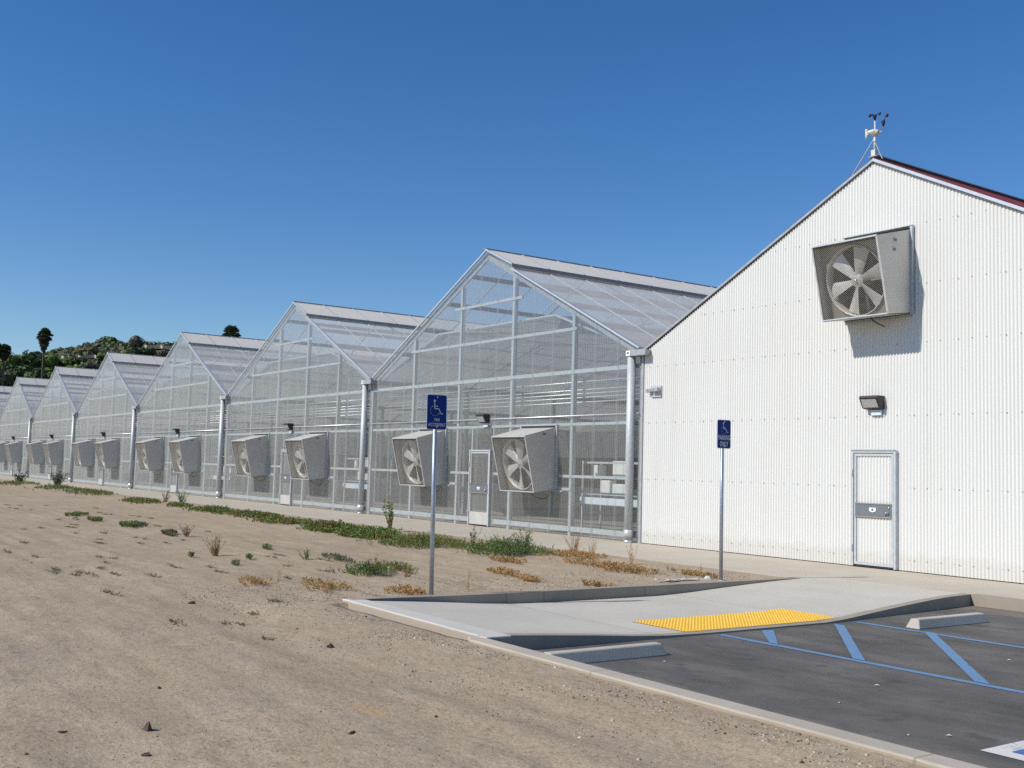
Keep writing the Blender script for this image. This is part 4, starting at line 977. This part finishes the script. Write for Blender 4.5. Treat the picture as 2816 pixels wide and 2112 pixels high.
mb = MB()
for _ in range(150):
    x = random.uniform(-22, 9); y = random.uniform(-13.5, -7.2)
    if x > 5 and y > -11.5: continue
    if noise.noise(Vector((x*.3, y*.5, 11))) < -.05: continue
    z = dirt_z(x, y); L_ = random.uniform(.08, .32)
    for k in range(int(8+L_*60)):
        q = random.uniform(-L_, L_); sprig(mb, (x+q, y+random.uniform(-.04,.04), z+.002), (random.uniform(-1,1), random.uniform(-.6,.6), .12), random.uniform(.04,.10), .022, 3, random.choice((0,1,1)), 1, .1, .003)
tag(mb.build('dead_grass', [M['lg2'], M['deadg']]), 'flattened dead grass tufts scattered over the open dirt', 'grass', kind='stuff')

# ------------------------------------------------------------ hills, road, trees
def polar(az, d): return CAM.x + d*math.sin(rad(az)), CAM.y + d*math.cos(rad(az))
CREST = [(-130,2.0),(-95,3.0),(-85,4.0),(-80.6,4.35),(-79.4,4.55),(-78.6,4.85),(-77.6,5.15),(-76.9,5.35),(-76.2,5.45),(-75.4,5.5),(-74.1,5.6),(-72.6,5.66),(-70,5.5),(-60,4.8),(-40,3.2),(-10,2.0)]
def crest(az):
    if az <= CREST[0][0]: return CREST[0][1]
    for (a, e), (b_, f) in zip(CREST, CREST[1:]):
        if a <= az <= b_: t = (az-a)/(b_-a); return e+(f-e)*t
    return CREST[-1][1]
DC = 330
def hill_z(az, d):
    top = CAM.z + DC*math.tan(rad(crest(az)))
    if d <= DC: t = sm((d-150)/(DC-150))**.85; z = -1 + (top+1)*t
    else: z = top - (d-DC)*.05
    x, y = polar(az, d); k = sm((d-160)/60)*(1 - .6*sm((d-260)/60))
    return z + 1.6*k*noise.noise(Vector((x*.02, y*.02, 0))) + .5*k*noise.noise(Vector((x*.07, y*.07, 3)))
m, nt, b = new_mat('chaparral_hillside')
n1 = noise_node(nt, .035, 6, .6); n2 = noise_node(nt, .3, 5, .7)
c = ramp(nt, n1.outputs[0], [(.35, (.09,.095,.05)), (.58, (.14,.13,.075)), (.74, (.24,.20,.14))]).outputs[0]
c = mixc(nt, .7, c, ramp(nt, n2.outputs[0], [(.3, (.5,.5,.5)), (.7, (1.3,1.3,1.2))]).outputs[0], 'MULTIPLY')
nt.links.new(c, b.inputs['Base Color']); b.inputs['Roughness'].default_value = 1; b.inputs['Specular IOR Level'].default_value = .1
azs = [-130+i*.5 for i in range(181)]; ds = [140+i*8 for i in range(40)]+[480, 600, 900]
mb = MB(); mb.v = [(*polar(a, d), hill_z(a, d)) for a in azs for d in ds]; nd = len(ds)
mb.f = [(i*nd+j, i*nd+j+1, (i+1)*nd+j+1, (i+1)*nd+j) for i in range(len(azs)-1) for j in range(nd-1)]; mb.m = [0]*len(mb.f)
structure(mb.build('hillside', m, smooth=True))
# road cut on the slope
M['road_pale'] = simple('pale_hill_road', (.42,.38,.32), .9, 0, .1, .2)
def hill_road(az0, az1, el0, el1, w_, name):
    mb = MB(); n = 24; pr = None
    for i in range(n+1):
        az = az0+(az1-az0)*i/n; el = el0+(el1-el0)*i/n; best = None
        for d in range(170, 331, 2):
            e = math.degrees(math.atan2(hill_z(az, d)-CAM.z, d))
            if best is None or abs(e-el) < best[0]: best = (abs(e-el), d)
        d = best[1]; a, b_ = polar(az, d), polar(az, d+4); z = hill_z(az, d)+.6
        cur = ((*a, z), (*a, z+w_), (*b_, z+w_+.1))
        if pr: mb.poly([pr[0], cur[0], cur[1], pr[1]]); mb.poly([pr[1], cur[1], cur[2], pr[2]])
        pr = cur
    return structure(mb.build(name, M['road_pale']))
hill_road(-78.4, -75.8, 4.62, 4.86, .75, 'hill_road'); hill_road(-74.3, -72.0, 5.5, 5.55, .7, 'hill_road')
M['tree1'] = leaf_mat('bright_green_foliage', (.055,.11,.022), (.17,.25,.06), .2)
M['tree2'] = leaf_mat('dark_green_foliage', (.032,.065,.02), (.10,.15,.055), .15)
M['tree3'] = leaf_mat('olive_foliage', (.06,.075,.03), (.14,.16,.075), .15)
M['tree4'] = leaf_mat('grey_foliage', (.09,.09,.06), (.19,.18,.13), .15)
M['palm'] = leaf_mat('palm_fronds', (.04,.055,.02), (.11,.13,.06), .15)
M['skirt'] = leaf_mat('dead_palm_fronds', (.05,.042,.035), (.15,.125,.09), .1)
def crown(mb, c, rx, ry, rz_, n, s, m=0):
    c = Vector(c); lobes = []
    for _ in range(9):
        a = random.uniform(0, 2*PI); q = random.uniform(.2,.62); lobes.append((Vector((math.cos(a)*q*rx, math.sin(a)*q*ry, random.uniform(-.45,.5)*rz_)), random.uniform(.38,.58)))
    for _ in range(n):
        lc, lr = random.choice(lobes); v = Vector((random.gauss(0,1), random.gauss(0,1), random.gauss(0,1))).normalized()
        q = lr*random.uniform(.72,1.06); p = c+lc+Vector((v.x*rx*q, v.y*ry*q, v.z*rz_*q))
        nn = (v+Vector((random.uniform(-.6,.6), random.uniform(-.6,.6), random.uniform(-.3,.8)))).normalized(); t = nn.cross(Vector((.3,.2,1))).normalized(); u = nn.cross(t); k = s*random.uniform(.6,1.3)
        mb.faces([p+t*k, p+u*k*.7, p-t*k*.8, p-u*k*.8], [(0,1,2,3)], m)
def tree(az, d, h, r, mat, label, n=700, el=None, s=.42, base_el=None):
    x, y = polar(az, d); z = hill_z(az, d)
    t = empty('tree', (x, y, z-.2))
    mb = MB(); mb.tube([(0,0,-.5),(.1,0,h*.3),(0,.1,h*.62)], [r*.09+.08, r*.06+.06, .05], 7)
    for k in range(4): a = k*1.6+random.random(); mb.tube([(0,0,h*.28),(math.cos(a)*r*.4, math.sin(a)*r*.4, h*.6)], [.09,.04], 5)
    mb.build('trunk', M['bark'], t)
    mb = MB(); crown(mb, (0,0,h*.56), r, r, h*.46, n, s); mb.build('crown', M[mat], t)
    return tag(t, label, 'tree', 'trees on the hillside')
def dist_for(az, el):      # distance on the slope that is seen at elevation el
    best = None
    for d in range(165, 345, 2):
        e = math.degrees(math.atan2(hill_z(az, d)-CAM.z, d))
        if best is None or abs(e-el) < best[0]: best = (abs(e-el), d)
    return best[1]
TR = [ # az, base el, height, radius, material, label
 (-75.42,5.15,6.3,4.3,'tree1','big round bright green tree on the hill left of the pointed grey green one''s neighbour'),
 (-76.15,5.3,4.3,1.6,'tree3','pointed grey green tree directly left of the big round tree'),
 (-74.43,5.3,4.6,2.1,'tree4','grey thin crowned tree just right of the big round tree'),
 (-74.5,5.0,3.2,2.2,'tree2','dark low tree in front of the grey thin crowned tree'),
 (-73.27,5.3,3.6,1.7,'tree3','small tree on the ridge road above the fourth greenhouse roof'),
 (-73.0,5.1,2.6,2.0,'tree4','grey bush right of the small ridge tree'),
 (-73.9,5.15,2.4,2.4,'tree2','dark bush between the round tree and the small ridge tree'),
 (-77.1,4.45,2.8,2.5,'tree2','dark bush just below the hillside road'),
 (-77.7,4.3,3.0,2.3,'tree1','bright green bush below the left end of the hillside road'),
 (-78.5,4.0,5.0,2.6,'tree1','pale green tree at the foot of the tall palm'),
 (-79.2,3.9,6.0,3.4,'tree2','dark oak left of the tall palm'),
 (-80.1,3.8,5.6,3.3,'tree1','mid green tree at the left edge below the small palms'),
 (-80.7,3.9,5.6,3.0,'tree1','bright green tree cut by the left edge of the photo'),
 (-79.75,3.4,5.0,3.2,'tree2','dark oak in front of the left edge trees'),
 (-78.9,3.3,4.6,3.0,'tree2','dark green oak low on the slope beneath the pale green tree'),
 (-80.5,3.1,4.6,3.4,'tree3','olive tree lowest on the slope at the left edge'),
 (-78.0,3.6,4.0,3.0,'tree1','green bush behind the fifth greenhouse ridge'),
 (-77.2,3.7,4.0,3.0,'tree1','green bush behind the fourth greenhouse ridge'),
 (-76.5,4.2,2.4,2.2,'tree4','grey brown bush by the bare dirt cut'),
 (-78.25,4.75,3.4,3.4,'tree2','dark rounded oak right of the tall palm on the skyline'),
 (-78.95,4.6,3.2,2.6,'tree2','dark oak left of the palm trunk on the skyline'),
 (-77.35,5.0,2.8,2.6,'tree4','grey scrub tree on the skyline between palm and round tree'),
 (-76.6,5.0,2.8,2.4,'tree3','olive scrub below the pointed tree'),
 (-77.75,4.9,2.8,2.4,'tree3','olive scrub tree right of the dark rounded oak'),
 (-76.95,5.25,2.0,1.5,'tree3','small scrub on the skyline left of the pointed tree'),
 (-79.5,4.3,3.2,2.4,'tree4','grey brown tree on the skyline left of the dark oak'),
 (-75.7,4.7,3.2,2.6,'tree2','dark bush beneath the big round tree'),
 (-74.9,4.8,3.0,2.4,'tree1','green bush at the right foot of the big round tree'),
]
for (az, el, h, r, mt_, lb) in TR:
    lb = lb.replace("left of the pointed grey green one''s neighbour", '').replace('left of the pointed grey green ones neighbour', '').strip()
    tree(az, dist_for(az, el), h, r, mt_, lb, n=int(260+r*r*75))
bpy.data.objects['tree']['label'] = 'big round bright green tree, tallest crown on the hill skyline'
# scrub that nobody could count
mb = MB()
for _ in range(1500):
    az = random.uniform(-82.5, -66); d = random.uniform(185, 336)
    x, y = polar(az, d); z = hill_z(az, d)
    if noise.noise(Vector((x*.05, y*.05, 7))) < -.25: continue
    r = random.uniform(.5, 1.5); mi = random.choice((0, 0, 1, 2))
    for _k in range(13):
        v = Vector((random.gauss(0,1), random.gauss(0,1), abs(random.gauss(0,1)))).normalized(); p = Vector((x, y, z))+Vector((v.x*r, v.y*r, v.z*r*.9))*random.uniform(.6,1)
        t = v.cross(Vector((.3,.1,1))).normalized(); u = v.cross(t); k = .42*random.uniform(.6,1.3)
        mb.faces([p+t*k, p+u*k, p-t*k*.8, p-u*k], [(0,1,2,3)], mi)
tag(mb.build('hillside_scrub', [M['tree3'], M['tree4'], M['tree2']]), 'low scrub covering the hillside', 'scrub', kind='stuff')
# fan palms
def palm(az, d, el_top, el_base, cw, skirt, label, nf=70):
    x, y = polar(az, d); zt = CAM.z+d*math.tan(rad(el_top)); zb = hill_z(az, d)-.3; ht = zt-zb
    t = empty('palm_tree', (x, y, zb)); hc = ht-cw*.45     # heart of the crown
    mb = MB(); mb.tube([(0,0,-.5),(.05,0,ht*.4),(0,0,hc)], [.26,.2,.2], 9); mb.build('trunk', M['palm_trunk'], t)
    def frond(mb, a, el, L, wd, z0, droop):
        d0 = Vector((math.cos(a)*math.cos(el), math.sin(a)*math.cos(el), math.sin(el))); p = Vector((0,0,z0)); st = p+d0*L*.45+Vector((0,0,-droop*.1)); s = d0.cross(Vector((0,0,1))).normalized()
        up = s.cross(d0)
        mb.tube([p, st], [.035,.025], 4, cap=False)
        for k in range(-4, 5):
            q = k/4; dd = (d0*math.cos(q*1.1)+s*math.sin(q*1.1)+Vector((0,0,-droop*(.3+.3*abs(q))))).normalized(); tip = st+dd*L*.55; w_ = dd.cross(up).normalized()*wd
            mid = st+dd*L*.3; mb.faces([st, mid-w_, tip+Vector((0,0,-.12*L)), mid+w_], [(0,1,2,3)])
    mb = MB()
    for k in range(nf): frond(mb, random.uniform(0, 2*PI), rad(random.uniform(-25, 85)), cw*.5*random.uniform(.8,1.08), .13, hc, random.uniform(.2,.7))
    mb.build('crown', M['palm'], t)
    mb = MB()
    for k in range(int(nf*2.0*skirt/2.5)+10):
        f = random.random(); frond(mb, random.uniform(0, 2*PI), rad(random.uniform(-55,10)), cw*.50*(1-.6*f)*random.uniform(.7,1), .12, hc-.0-skirt*f, .6)
    mb.build('dead_frond_skirt', M['skirt'], t)
    return tag(t, label, 'palm', 'fan palms against the sky')
palm(-78.67, 232, 6.32, 4.0, 3.5, 2.9, 'tall fan palm with a long brown skirt standing alone against the sky')
palm(-80.40, 215, 5.4, 3.6, 2.9, 1.6, 'short fan palm near the left edge of the photo')
palm(-80.75, 215, 5.46, 3.6, 2.9, 1.6, 'fan palm half cut by the left edge of the photo')
palm(-69.80, 215, 7.08, 3.6, 4.0, 2.8, 'fan palm crown rising behind the third greenhouse ridge')
